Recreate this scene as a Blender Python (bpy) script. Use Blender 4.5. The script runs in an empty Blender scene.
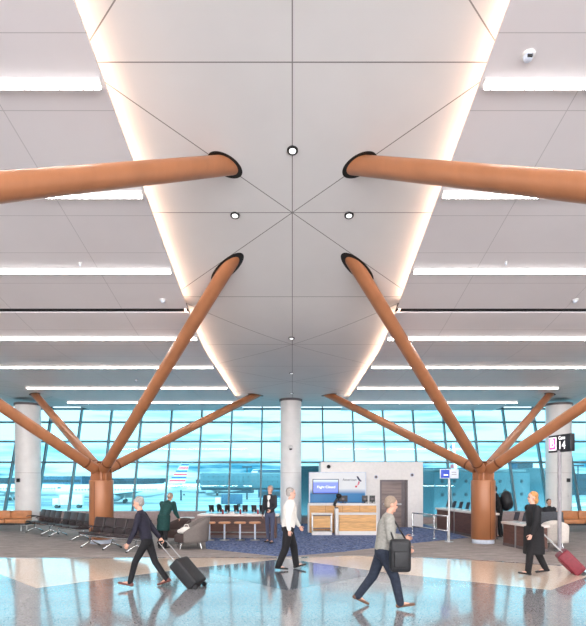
import bpy, bmesh, math, random
from mathutils import Vector, Matrix
random.seed(7)
S = bpy.context.scene
C = S.collection
PI = math.pi
F, CX, HY, EYE = 520.0, 292.3, 482.0, 2.0      # focal length in px, axis, horizon row, eye height


def fx(px, Y): return (px - CX) * Y / F         # world X of a photo column at distance Y
def fz(py, Y): return EYE + (HY - py) * Y / F   # world Z of a photo row at distance Y
def fy(py): return F * EYE / (py - HY)          # distance of a floor point on that row


def lin(c):
    def f(v):
        v /= 255.0
        return v / 12.92 if v <= 0.04045 else ((v + 0.055) / 1.055) ** 2.4
    return (f(c[0]), f(c[1]), f(c[2]), 1.0)


# ------------------------------------------------------------------ materials
class NT:
    """small helper for building node trees"""
    def __init__(s, tree):
        s.t = tree; s.n = tree.nodes; s.l = tree.links
    def node(s, typ, **kw):
        n = s.n.new(typ)
        for k, v in kw.items():
            setattr(n, k, v)
        return n
    def put(s, sock, v):
        if isinstance(v, bpy.types.NodeSocket): s.l.new(v, sock)
        else: sock.default_value = v
    def math(s, op, a, b=0.0, c=None):
        n = s.node('ShaderNodeMath', operation=op)
        s.put(n.inputs[0], a); s.put(n.inputs[1], b)
        if c is not None: s.put(n.inputs[2], c)
        return n.outputs[0]
    def mix(s, f, a, b):
        n = s.node('ShaderNodeMix', data_type='RGBA')
        s.put(n.inputs[0], f); s.put(n.inputs[6], a); s.put(n.inputs[7], b)
        return n.outputs[2]
    def noise(s, vec, scale, detail=3.0, rough=0.55):
        n = s.node('ShaderNodeTexNoise')
        if vec is not None: s.l.new(vec, n.inputs['Vector'])
        n.inputs['Scale'].default_value = scale
        n.inputs['Detail'].default_value = detail
        n.inputs['Roughness'].default_value = rough
        return n.outputs['Fac']
    def ramp(s, f, a, b):
        n = s.node('ShaderNodeMapRange')
        s.put(n.inputs[0], f); n.inputs[1].default_value = a; n.inputs[2].default_value = b
        return n.outputs[0]
    def coords(s, scale=(1, 1, 1), kind='Object', rot=(0, 0, 0)):
        t = s.node('ShaderNodeTexCoord'); m = s.node('ShaderNodeMapping')
        m.inputs['Scale'].default_value = scale; m.inputs['Rotation'].default_value = rot
        s.l.new(t.outputs[kind], m.inputs['Vector'])
        return m.outputs[0]


def mat(name, rgb, rough=0.5, metal=0.0, var=0.06, scale=8.0, bump=0.0, bscale=60.0, stretch=(1, 1, 1), spec=0.5, coat=0.0, sheen=0.0):
    m = bpy.data.materials.new(name); m.use_nodes = True
    k = NT(m.node_tree); p = k.n['Principled BSDF']
    col = lin(rgb)
    v = k.coords(stretch)
    f = k.noise(v, scale)
    lo = tuple(max(0, c * (1 - var * 2)) for c in col[:3]) + (1,)
    hi = tuple(min(1, c * (1 + var * 2)) for c in col[:3]) + (1,)
    k.put(p.inputs['Base Color'], k.mix(k.ramp(f, 0.3, 0.7), lo, hi))
    p.inputs['Roughness'].default_value = rough
    p.inputs['Metallic'].default_value = metal
    p.inputs['Specular IOR Level'].default_value = spec
    p.inputs['Coat Weight'].default_value = coat
    p.inputs['Sheen Weight'].default_value = sheen
    if bump:
        b = k.node('ShaderNodeBump'); b.inputs['Strength'].default_value = bump; b.inputs['Distance'].default_value = 0.01
        k.l.new(k.noise(v, bscale), b.inputs['Height']); k.l.new(b.outputs[0], p.inputs['Normal'])
    return m


def emit(name, rgb, strength):
    m = bpy.data.materials.new(name); m.use_nodes = True
    k = NT(m.node_tree); p = k.n['Principled BSDF']
    p.inputs['Base Color'].default_value = (0.8, 0.8, 0.8, 1)
    p.inputs['Emission Color'].default_value = lin(rgb)
    p.inputs['Emission Strength'].default_value = strength
    return m


def glass_mat(name, tint, refl=0.06):
    m = bpy.data.materials.new(name); m.use_nodes = True
    k = NT(m.node_tree); k.n.remove(k.n['Principled BSDF'])
    out = k.n['Material Output']
    t = k.node('ShaderNodeBsdfTransparent'); t.inputs[0].default_value = tint
    g = k.node('ShaderNodeBsdfGlossy'); g.inputs['Roughness'].default_value = 0.02
    x = k.node('ShaderNodeMixShader'); x.inputs[0].default_value = refl
    k.l.new(t.outputs[0], x.inputs[1]); k.l.new(g.outputs[0], x.inputs[2]); k.l.new(x.outputs[0], out.inputs[0])
    return m


def terrazzo(name, rgb, chips, rough=0.11):
    m = bpy.data.materials.new(name); m.use_nodes = True
    k = NT(m.node_tree); p = k.n['Principled BSDF']
    v = k.coords()
    vo = k.node('ShaderNodeTexVoronoi'); vo.inputs['Scale'].default_value = 75.0
    k.l.new(v, vo.inputs['Vector'])
    s = k.node('ShaderNodeSeparateColor'); k.l.new(vo.outputs['Color'], s.inputs[0])
    c = k.mix(k.ramp(s.outputs[0], 0.55, 0.9), lin(rgb), lin(chips[0]))
    c = k.mix(k.math('GREATER_THAN', s.outputs[1], 0.86), c, lin(chips[1]))
    big = k.ramp(k.noise(v, 0.7), 0.35, 0.65)
    c = k.mix(k.math('MULTIPLY', big, 0.25), c, lin(chips[0]))
    k.put(p.inputs['Base Color'], c)
    p.inputs['Roughness'].default_value = rough
    p.inputs['IOR'].default_value = 1.55
    p.inputs['Coat Weight'].default_value = 0.25
    p.inputs['Coat Roughness'].default_value = 0.05
    b = k.node('ShaderNodeBump'); b.inputs['Strength'].default_value = 0.06; b.inputs['Distance'].default_value = 0.01
    k.l.new(k.noise(v, 5.0, 2.0), b.inputs['Height']); k.l.new(b.outputs[0], p.inputs['Normal'])
    return m


def carpet_mat(name, a, b, c, stretch, scale):
    m = bpy.data.materials.new(name); m.use_nodes = True
    k = NT(m.node_tree); p = k.n['Principled BSDF']
    v = k.coords(stretch)
    n1 = k.ramp(k.noise(v, scale, 4.0, 0.7), 0.38, 0.62)
    n2 = k.ramp(k.noise(v, scale * 2.7, 3.0, 0.7), 0.45, 0.6)
    col = k.mix(n1, lin(a), lin(b))
    col = k.mix(k.math('MULTIPLY', n2, 0.55), col, lin(c))
    k.put(p.inputs['Base Color'], col)
    p.inputs['Roughness'].default_value = 0.95
    p.inputs['Specular IOR Level'].default_value = 0.1
    bp = k.node('ShaderNodeBump'); bp.inputs['Strength'].default_value = 0.3; bp.inputs['Distance'].default_value = 0.01
    k.l.new(k.noise(k.coords(), 150.0), bp.inputs['Height']); k.l.new(bp.outputs[0], p.inputs['Normal'])
    return m


NODE_Y, STEP, HALF = 9.40, 2.66, 2.46


def panel_mat(name, rgb):
    """white ceiling panel with its open joints: centre line, cross joints and crossing diagonals"""
    m = bpy.data.materials.new(name); m.use_nodes = True
    k = NT(m.node_tree); p = k.n['Principled BSDF']
    sx = k.node('ShaderNodeSeparateXYZ'); k.l.new(k.coords(), sx.inputs[0])
    X, Y = sx.outputs[0], sx.outputs[1]
    ax = k.math('ABSOLUTE', X)
    u = k.math('DIVIDE', k.math('SUBTRACT', Y, NODE_Y), STEP)
    fr = k.math('ABSOLUTE', k.math('SUBTRACT', u, k.math('ROUND', u)))
    cross = k.math('MULTIPLY', fr, STEP)
    pp = k.math('PINGPONG', u, 1.0)
    d1 = k.math('ABSOLUTE', k.math('SUBTRACT', k.math('DIVIDE', ax, 2.80), pp))
    diag = k.math('MULTIPLY', d1, 1.93)
    dmin = k.math('MINIMUM', k.math('MINIMUM', ax, cross), diag)
    line = k.math('LESS_THAN', dmin, 0.0085)
    tone = k.mix(k.ramp(k.noise(k.coords(), 0.8), 0.3, 0.7), lin(rgb), lin([c - 5 for c in rgb]))
    k.put(p.inputs['Base Color'], k.mix(line, tone, lin((128, 125, 124))))
    p.inputs['Roughness'].default_value = 0.55
    p.inputs['Specular IOR Level'].default_value = 0.25
    return m


def sidepanel_mat(name, rgb):
    m = bpy.data.materials.new(name); m.use_nodes = True
    k = NT(m.node_tree); p = k.n['Principled BSDF']
    sx = k.node('ShaderNodeSeparateXYZ'); k.l.new(k.coords(), sx.inputs[0])
    def rep(s, off, per):
        u = k.math('DIVIDE', k.math('SUBTRACT', s, off), per)
        return k.math('MULTIPLY', k.math('ABSOLUTE', k.math('SUBTRACT', u, k.math('ROUND', u))), per)
    d = k.math('MINIMUM', rep(sx.outputs[1], 6.2, 1.0), rep(sx.outputs[0], 1.2, 2.6))
    line = k.math('LESS_THAN', d, 0.006)
    tone = k.mix(k.ramp(k.noise(k.coords(), 0.6), 0.3, 0.7), lin(rgb), lin([c - 6 for c in rgb]))
    k.put(p.inputs['Base Color'], k.mix(line, tone, lin([c - 38 for c in rgb])))
    p.inputs['Roughness'].default_value = 0.42
    p.inputs['Specular IOR Level'].default_value = 0.4
    return m


def gradient_board(name):
    """printed backdrop: white fading to airline blue at the bottom edge (local z 0..1.26)"""
    m = bpy.data.materials.new(name); m.use_nodes = True
    k = NT(m.node_tree); p = k.n['Principled BSDF']
    sx = k.node('ShaderNodeSeparateXYZ'); k.l.new(k.coords(), sx.inputs[0])
    f = k.ramp(sx.outputs[2], 0.62, 0.40)
    c = k.mix(f, lin((222, 226, 230)), lin((10, 120, 185)))
    k.put(p.inputs['Base Color'], c)
    p.inputs['Roughness'].default_value = 0.35
    return m


def screen_mat(name):
    m = bpy.data.materials.new(name); m.use_nodes = True
    k = NT(m.node_tree); p = k.n['Principled BSDF']
    sx = k.node('ShaderNodeSeparateXYZ'); k.l.new(k.coords(), sx.inputs[0])
    f = k.ramp(sx.outputs[2], 0.48, 0.58)
    f2 = k.ramp(sx.outputs[2], 0.12, 0.05)
    c = k.mix(f, lin((104, 128, 246)), lin((205, 224, 250)))
    c = k.mix(f2, c, lin((30, 80, 190)))
    k.put(p.inputs['Emission Color'], c); p.inputs['Emission Strength'].default_value = 0.95
    p.inputs['Base Color'].default_value = (0.02, 0.02, 0.03, 1)
    p.inputs['Roughness'].default_value = 0.3
    return m


def apron_mat(name):
    m = bpy.data.materials.new(name); m.use_nodes = True
    k = NT(m.node_tree); p = k.n['Principled BSDF']
    v = k.coords((0.02, 0.11, 1))
    n = k.ramp(k.noise(v, 1.0, 4.0, 0.6), 0.4, 0.6)
    k.put(p.inputs['Base Color'], k.mix(n, lin((34, 74, 88)), lin((150, 158, 160))))
    p.inputs['Roughness'].default_value = 0.45
    return m


M = {}
M['panel'] = panel_mat('ceiling_panel', (214, 212, 211))
M['side'] = sidepanel_mat('side_ceiling_panel', (218, 213, 214))
M['gap'] = mat('joint_dark', (40, 40, 42), 0.8)  # dark backing plate behind the slot in the side ceilings
M['strip'] = emit('light_lens', (255, 250, 246), 29.0)
M['strip_side'] = emit('light_lens_side', (255, 250, 246), 1.7)
M['cove'] = emit('cove_lamp', (255, 214, 184), 17.0)
M['alu'] = mat('aluminium', (190, 192, 195), 0.35, 0.9)
M['white'] = mat('white_paint', (222, 220, 218), 0.5, var=0.02)
M['plaster'] = mat('white_wall', (238, 234, 231), 0.6, var=0.02)
M['column'] = mat('column_paint', (232, 229, 227), 0.45, var=0.03, scale=2)
M['copper'] = mat('copper_brown_metal', (164, 107, 71), 0.38, 0.1, var=0.05, scale=3, stretch=(1, 1, 0.25), spec=0.55)
M['copper_dark'] = mat('copper_dark_brown', (110, 62, 36), 0.5, 0.1)  # dark brown of the joints, hub caps and strut bands
M['black'] = mat('black_ring', (16, 14, 14), 0.6)
M['steel'] = mat('brushed_steel', (176, 176, 176), 0.35, 0.85)
M['polegrey'] = mat('pole_grey_paint', (158, 154, 160), 0.5)
M['pinkink'] = mat('pink_ink', (214, 120, 140), 0.5)
M['textlit'] = emit('display_text_lit', (214, 226, 255), 0.95)
M['chrome'] = mat('chrome', (205, 206, 208), 0.2, 0.95)
M['mullion'] = mat('window_frame_grey', (112, 134, 142), 0.45, 0.3)
M['sill'] = mat('sill_stone', (160, 142, 140), 0.6)
M['glass'] = glass_mat('tinted_glass', (0.56, 0.89, 0.97, 1), 0.03)
M['clear'] = glass_mat('clear_glass', (0.96, 0.98, 1.0, 1), 0.03)
M['terrazzo'] = terrazzo('terrazzo_grey', (130, 131, 136), ((156, 155, 155), (98, 93, 92)))
M['cream'] = terrazzo('terrazzo_cream', (216, 196, 178), ((230, 214, 198), (190, 164, 142)))
M['slate'] = terrazzo('terrazzo_slate', (98, 106, 116), ((122, 128, 136), (70, 76, 84)))
M['carpet'] = carpet_mat('carpet_taupe', (144, 136, 133), (174, 165, 161), (116, 108, 107), (0.35, 3.0, 1), 3.0)
M['blue'] = carpet_mat('carpet_blue', (28, 44, 88), (88, 108, 156), (170, 180, 204), (1, 1.6, 1), 4.2)
M['wood'] = mat('light_wood', (214, 164, 104), 0.45, var=0.1, scale=3, stretch=(1, 1, 9))
M['tanwood'] = mat('stool_wood', (206, 150, 112), 0.45, var=0.08, scale=4, stretch=(1, 6, 1))
M['brownwood'] = mat('dark_walnut', (96, 66, 58), 0.5, var=0.15, scale=3, stretch=(1, 1, 7))
M['stone'] = mat('pale_counter_stone', (226, 214, 208), 0.3, var=0.03, scale=20)
M['leather'] = mat('black_leather', (58, 50, 52), 0.42, var=0.08, scale=10, bump=0.1)
M['tanleather'] = mat('tan_leather', (190, 128, 84), 0.45, var=0.06, scale=6, bump=0.1)
M['greyfabric'] = mat('grey_fabric', (120, 112, 108), 0.9, var=0.08, scale=40, bump=0.2)
M['charfabric'] = mat('charcoal_fabric', (78, 80, 86), 0.9, var=0.08, scale=40, bump=0.2)
M['darkfabric'] = mat('dark_brown_fabric', (74, 60, 58), 0.85, var=0.08, scale=30, bump=0.2)
M['creamfabric'] = mat('cream_fabric', (226, 218, 210), 0.85, var=0.04, scale=30, bump=0.15)
M['door'] = mat('grey_door', (126, 110, 106), 0.4, 0.2, var=0.16, scale=1.6, stretch=(0.6, 1, 7))
M['frame'] = mat('door_frame', (104, 96, 98), 0.45, 0.3)
M['dark'] = mat('dark_plastic', (26, 26, 30), 0.4)
M['red'] = mat('red_plastic', (150, 30, 40), 0.4)
M['sky_screen'] = screen_mat('display_screen')
M['board'] = gradient_board('printed_backdrop')
M['navyink'] = mat('navy_ink', (22, 34, 74), 0.5)
M['redink'] = mat('red_ink', (196, 40, 60), 0.5)
M['signblack'] = mat('sign_black', (28, 28, 36), 0.35)
M['signpink'] = emit('sign_pink_lit', (236, 110, 186), 0.5)
M['signpink'].node_tree.nodes['Principled BSDF'].inputs['Base Color'].default_value = lin((226, 96, 176))
M['signwhite'] = emit('sign_white_lit', (255, 255, 255), 1.1)
M['signblue'] = mat('sign_blue', (24, 66, 190), 0.4)
M['signpale'] = mat('sign_pale', (206, 214, 228), 0.4)
M['screenglow'] = emit('tablet_screen', (60, 90, 120), 0.06)
M['screenglow'].node_tree.nodes['Principled BSDF'].inputs['Base Color'].default_value = (0.03, 0.03, 0.04, 1)
# outside
M['apron'] = apron_mat('apron_concrete')
M['aircraft'] = mat('aircraft_white', (184, 190, 194), 0.3, var=0.02)
M['tailred'] = mat('tail_red', (190, 44, 60), 0.4)
M['tailblue'] = mat('tail_blue', (30, 66, 140), 0.4)
M['bldg'] = mat('far_building_dark', (22, 40, 54), 0.6, var=0.2, scale=0.15)
M['bldg2'] = mat('far_building_blue', (38, 68, 90), 0.6, var=0.15, scale=0.2)
M['bldglt'] = mat('far_building_pale', (112, 126, 132), 0.6, var=0.1, scale=0.2)
M['jet'] = mat('jet_bridge_panel', (52, 78, 88), 0.5, 0.1, var=0.06, scale=0.8)
M['jetdark'] = mat('jet_bridge_dark', (16, 30, 42), 0.5, 0.1)
# people
M['skin'] = mat('skin', (206, 156, 134), 0.55, var=0.04)
M['skin2'] = mat('skin_fair', (220, 172, 152), 0.55, var=0.04)
M['eye'] = mat('eye_dark', (30, 24, 22), 0.2)
M['lips'] = mat('lips', (166, 92, 88), 0.5)
M['h_grey'] = mat('hair_grey', (156, 150, 146), 0.7, var=0.15, scale=60)
M['h_brown'] = mat('hair_brown', (112, 82, 66), 0.7, var=0.15, scale=60)
M['h_black'] = mat('hair_black', (26, 22, 22), 0.6, var=0.15, scale=60)
M['h_blond'] = mat('hair_auburn_blond', (198, 140, 84), 0.7, var=0.15, scale=60)
M['h_pale'] = mat('hair_pale', (146, 128, 112), 0.7, var=0.1, scale=60)
M['navy'] = mat('navy_wool', (32, 30, 46), 0.85, var=0.1, scale=30)
M['blackcloth'] = mat('black_cloth', (22, 21, 25), 0.85, var=0.12, scale=30)
M['charcoal'] = mat('charcoal_suit', (42, 42, 48), 0.85, var=0.1, scale=30)
M['greencoat'] = mat('green_coat', (18, 62, 60), 0.85, var=0.12, scale=20)
M['shirt'] = mat('white_shirt', (232, 228, 222), 0.8, var=0.03, scale=12)
M['sweater'] = mat('grey_sweater', (150, 148, 142), 0.95, var=0.08, scale=26, bump=0.25)
M['denim'] = mat('dark_denim', (34, 42, 58), 0.85, var=0.15, scale=30)
M['slacks'] = mat('grey_blue_slacks', (74, 80, 104), 0.85, var=0.08, scale=30)
M['shoe_black'] = mat('black_shoe', (20, 18, 18), 0.35)
M['shoe_brown'] = mat('brown_shoe', (104, 70, 52), 0.4)
M['shoe_red'] = mat('russet_shoe', (98, 50, 42), 0.45)
M['case_black'] = mat('black_case', (30, 30, 34), 0.55, var=0.1, scale=20)
M['case_red'] = mat('dark_red_case', (122, 34, 48), 0.5, var=0.1, scale=20)


# ------------------------------------------------------------------ mesh building
class MB:
    def __init__(s): s.bm = bmesh.new()
    def _add(s, verts, faces, mx=None, smooth=False):
        vs = [s.bm.verts.new((mx @ Vector(v)) if mx is not None else v) for v in verts]
        for f in faces:
            try:
                fc = s.bm.faces.new([vs[i] for i in f]); fc.smooth = smooth
            except ValueError: pass
        return s
    def box(s, c, d, rz=0.0, bev=0.0, mx=None, seg=2):
        """box centred at c with size d; optional rounded edges"""
        b = bmesh.new()
        bmesh.ops.create_cube(b, size=1.0)
        for v in b.verts: v.co = Vector((v.co.x * d[0], v.co.y * d[1], v.co.z * d[2]))
        if bev > 0:
            bmesh.ops.bevel(b, geom=list(b.edges), offset=min(bev, min(d) * 0.49), segments=seg, affect='EDGES', profile=0.6)
        t = Matrix.Translation(Vector(c)) @ Matrix.Rotation(rz, 4, 'Z')
        if mx is not None: t = mx @ t
        b.verts.ensure_lookup_table(); b.verts.index_update()
        s._add([v.co.copy() for v in b.verts], [[v.index for v in f.verts] for f in b.faces], t, bev > 0)
        b.free()
        return s
    def cyl(s, p0, p1, r0, r1=None, n=16, caps=True):
        r1 = r0 if r1 is None else r1
        p0, p1 = Vector(p0), Vector(p1)
        q = (p1 - p0).to_track_quat('Z', 'Y')
        vs = []
        for p, r in ((p0, r0), (p1, r1)):
            for i in range(n):
                a = 2 * PI * i / n
                vs.append(p + q @ Vector((math.cos(a) * r, math.sin(a) * r, 0)))
        fs = [[i, (i + 1) % n, n + (i + 1) % n, n + i] for i in range(n)]
        s._add(vs, fs, None, True)
        if caps:
            s._add(vs[:n], [list(range(n))[::-1]]); s._add(vs[n:], [list(range(n))])
        return s
    def tube(s, pts, r, n=10):
        pts = [Vector(p) for p in pts]
        rs = r if isinstance(r, (list, tuple)) else [r] * len(pts)
        vs = []
        for i, p in enumerate(pts):
            d = (pts[min(i + 1, len(pts) - 1)] - pts[max(i - 1, 0)]).normalized()
            q = d.to_track_quat('Z', 'Y')
            for k in range(n):
                a = 2 * PI * k / n
                vs.append(p + q @ Vector((math.cos(a) * rs[i], math.sin(a) * rs[i], 0)))
        fs = []
        for i in range(len(pts) - 1):
            for k in range(n):
                fs.append([i * n + k, i * n + (k + 1) % n, (i + 1) * n + (k + 1) % n, (i + 1) * n + k])
        fs.append(list(range(n))[::-1]); fs.append([(len(pts) - 1) * n + k for k in range(n)])
        return s._add(vs, fs, None, True)
    def lathe(s, prof, c=(0, 0, 0), n=24, mx=None):
        vs = []
        for r, z in prof:
            for k in range(n):
                a = 2 * PI * k / n
                vs.append(Vector((c[0] + max(r, 1e-4) * math.cos(a), c[1] + max(r, 1e-4) * math.sin(a), c[2] + z)))
        fs = []
        for i in range(len(prof) - 1):
            for k in range(n):
                fs.append([i * n + k, i * n + (k + 1) % n, (i + 1) * n + (k + 1) % n, (i + 1) * n + k])
        fs.append(list(range(n))[::-1]); fs.append([(len(prof) - 1) * n + k for k in range(n)])
        return s._add(vs, fs, mx, True)
    def ell(s, c, r, mx=None, n=14):
        vs = [Vector((c[0], c[1], c[2] - r[2]))]
        R = n // 2
        for i in range(1, R):
            t = -PI / 2 + PI * i / R
            for k in range(n):
                a = 2 * PI * k / n
                vs.append(Vector((c[0] + r[0] * math.cos(t) * math.cos(a), c[1] + r[1] * math.cos(t) * math.sin(a), c[2] + r[2] * math.sin(t))))
        vs.append(Vector((c[0], c[1], c[2] + r[2])))
        fs = [[0, 1 + (k + 1) % n, 1 + k] for k in range(n)]
        for i in range(R - 2):
            for k in range(n):
                a = 1 + i * n
                fs.append([a + k, a + (k + 1) % n, a + n + (k + 1) % n, a + n + k])
        top = len(vs) - 1; a = 1 + (R - 2) * n
        fs += [[a + k, a + (k + 1) % n, top] for k in range(n)]
        return s._add(vs, fs, mx, True)
    def prism(s, pts, z0, z1, mx=None):
        """vertical prism over a plan polygon"""
        n = len(pts)
        vs = [Vector((p[0], p[1], z0)) for p in pts] + [Vector((p[0], p[1], z1)) for p in pts]
        fs = [list(range(n))[::-1], [n + i for i in range(n)]]
        fs += [[i, (i + 1) % n, n + (i + 1) % n, n + i] for i in range(n)]
        return s._add(vs, fs, mx)
    def limb(s, p0, p1, a, b=None, side=Vector((0, 1, 0)), n=14):
        """tapered limb with rounded ends; a, b = (half width across side, half depth) at each end"""
        b = b or a
        a = a if isinstance(a, tuple) else (a, a); b = b if isinstance(b, tuple) else (b, b)
        p0, p1 = Vector(p0), Vector(p1)
        d = (p1 - p0); L = d.length; d = d.normalized()
        sd = (side - d * side.dot(d)).normalized(); fw = d.cross(sd)
        vs = []; rows = []
        K = 4
        for i in range(K + 1):
            t = -PI / 2 + (PI / 2) * i / K
            rows.append((p0 + d * math.sin(t) * min(a), math.cos(t), a))
        for i in range(K + 1):
            t = (PI / 2) * i / K
            rows.append((p1 + d * math.sin(t) * min(b), math.cos(t), b))
        for p, sc, r in rows:
            sc = max(sc, 0.02)
            for k in range(n):
                an = 2 * PI * k / n
                vs.append(p + sd * math.cos(an) * r[0] * sc + fw * math.sin(an) * r[1] * sc)
        fs = []
        for i in range(len(rows) - 1):
            for k in range(n):
                fs.append([i * n + k, i * n + (k + 1) % n, (i + 1) * n + (k + 1) % n, (i + 1) * n + k])
        fs.append(list(range(n))[::-1]); fs.append([(len(rows) - 1) * n + k for k in range(n)])
        return s._add(vs, fs, None, True)
    def build(s, name, m, parent=None, loc=None, rot=None):
        bmesh.ops.recalc_face_normals(s.bm, faces=list(s.bm.faces))
        me = bpy.data.meshes.new(name); s.bm.to_mesh(me); s.bm.free()
        me.materials.append(m)
        o = bpy.data.objects.new(name, me); C.objects.link(o)
        if parent is not None: o.parent = parent
        if loc is not None: o.location = loc
        if rot is not None: o.rotation_euler = rot
        return o


def fuse(o, voxel, smooth=4):
    """merge overlapping closed shells of o into one continuous smooth surface"""
    r = o.modifiers.new('r', 'REMESH'); r.mode = 'VOXEL'; r.voxel_size = voxel; r.use_smooth_shade = True
    sm = o.modifiers.new('s', 'SMOOTH'); sm.factor = 0.5; sm.iterations = smooth
    dg = bpy.context.evaluated_depsgraph_get(); dg.update()
    me = bpy.data.meshes.new_from_object(o.evaluated_get(dg))
    o.modifiers.clear()
    old = o.data; mm = old.materials[0]
    o.data = me; me.name = o.name
    me.materials.clear(); me.materials.append(mm)
    for p in me.polygons: p.use_smooth = True
    bpy.data.meshes.remove(old)
    return o


def tag(o, label, cat, group=None):
    o['label'] = label; o['category'] = cat
    if group: o['group'] = group
    return o


def thing(name, label, cat, loc=(0, 0, 0), rz=0.0, group=None):
    o = bpy.data.objects.new(name, None); C.objects.link(o)
    o.empty_display_size = 0.2
    o.location = loc; o.rotation_euler = (0, 0, rz)
    return tag(o, label, cat, group)


def struct(o):
    o['kind'] = 'structure'; return o


def kids(o): return [c for c in bpy.data.objects if c.parent == o]


def dup(root, loc, rz=None, label=None, scale=None):
    def cp(o, par):
        c = o.copy(); C.objects.link(c)
        if par is not None: c.parent = par
        for ch in kids_map.get(o.name, []): cp(ch, c)
        return c
    kids_map = {}
    for o in bpy.data.objects:
        if o.parent is not None: kids_map.setdefault(o.parent.name, []).append(o)
    r = cp(root, None); r.location = loc
    if rz is not None: r.rotation_euler = (0, 0, rz)
    if label: r['label'] = label
    if scale: r.scale = scale
    return r


def text(body, size, m, parent, loc, rot, name='lettering', ext=0.003, align='CENTER', sx=1.0):
    cu = bpy.data.curves.new('t', 'FONT'); cu.body = body; cu.size = size; cu.extrude = ext
    cu.align_x = align; cu.align_y = 'CENTER'
    o = bpy.data.objects.new('t', cu); C.objects.link(o)
    dg = bpy.context.evaluated_depsgraph_get(); dg.update()
    me = bpy.data.meshes.new_from_object(o.evaluated_get(dg))
    bpy.data.objects.remove(o); bpy.data.curves.remove(cu)
    me.name = name; me.materials.clear(); me.materials.append(m)
    t = bpy.data.objects.new(name, me); C.objects.link(t)
    t.parent = parent; t.location = loc; t.rotation_euler = rot; t.scale = (sx, 1, 1)
    return t


# ------------------------------------------------------------------ room shell
def zc(Y):
    """height of the vaulted ceiling"""
    if Y < 1.0: return 8.675
    if Y < 12.6: return 7.6 - 0.215 * (Y - 6.0)
    if Y < 15.5:
        t = Y - 12.6
        return 6.181 - 0.215 * t + 0.215 * t * t / (2 * 2.9)
    return 5.869


Y0, Y1, XW = -14.0, 26.75, 23.0
SIDE_DROP = 0.20
YS = [Y0, -6, 0, 1] + [1 + i * 0.725 for i in range(1, 16)] + [12.6 + i * 0.29 for i in range(0, 11)] + [18, 22, Y1]
YS = sorted(set(round(y, 4) for y in YS))


def sheet(x0, x1, dz, th, name, m, y0=Y0, y1=Y1, parent=None):
    """strip of vaulted ceiling between x0 and x1, th thick, underside at zc+dz"""
    ys = [y0] + [y for y in YS if y0 < y < y1] + [y1]
    mb = MB(); vs = []; n = len(ys)
    for y in ys:
        z = zc(y) + dz
        vs += [(x0, y, z), (x1, y, z), (x1, y, z + th), (x0, y, z + th)]
    fs = [[0, 1, 2, 3], [4 * (n - 1) + i for i in (3, 2, 1, 0)]]
    for i in range(n - 1):
        a, b = 4 * i, 4 * i + 4
        for k in range(4): fs.append([a + k, b + k, b + (k + 1) % 4, a + (k + 1) % 4])
    mb._add([Vector(v) for v in vs], fs)
    return mb.build(name, m, parent)


struct(MB().box((0, (Y0 + 28) / 2, -0.15), (2 * XW, 28 - Y0, 0.3)).build('floor', M['terrazzo']))
BAY = 12.76                                       # the vaulted bays repeat sideways
struct(sheet(-2.62, 2.62, 0, 0.05, 'ceiling', M['panel']))
for sg in (-1, 1):
    a = sheet(-2.62, 2.62, 0, 0.05, 'ceiling', M['panel']); struct(a); a.location.x = sg * BAY
    for x0, x1 in ((HALF, BAY - HALF), (BAY + HALF, XW + 0.1)):
        xa, xb = (x0, x1) if sg > 0 else (-x1, -x0)
        struct(sheet(xa, xb, -SIDE_DROP, 0.03, 'ceiling', M['side'], Y0, 12.20))
        struct(sheet(xa, xb, -SIDE_DROP, 0.03, 'ceiling', M['side'], 12.38, Y1))
        struct(sheet(xa, xb, -SIDE_DROP + 0.05, 0.03, 'ceiling_joint', M['gap'], 12.10, 12.50))
# plenum above, closes the room
struct(MB().box((0, (Y0 + 28) / 2, 8.95), (2 * XW + 1, 28.6 - Y0, 0.2)).build('roof', M['plaster']))

# cove lamps along every vault edge
for bx in (-BAY, 0, BAY):
    for sg in (-1, 1):
        xa = bx + sg * (HALF + 0.075)
        if abs(xa) > 17: continue
        side = 'left' if sg < 0 else 'right'
        where = {-BAY: 'left neighbouring vault', 0: 'middle vault', BAY: 'right neighbouring vault'}[bx]
        o = sheet(xa - 0.012, xa + 0.012, -SIDE_DROP + 0.032, 0.03, 'cove_light', M['cove'], -2.0, 23.4)
        tag(o, 'warm cove light strip hidden along the %s edge of the %s' % (side, where), 'cove light', 'cove lights along the vault edges')

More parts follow.
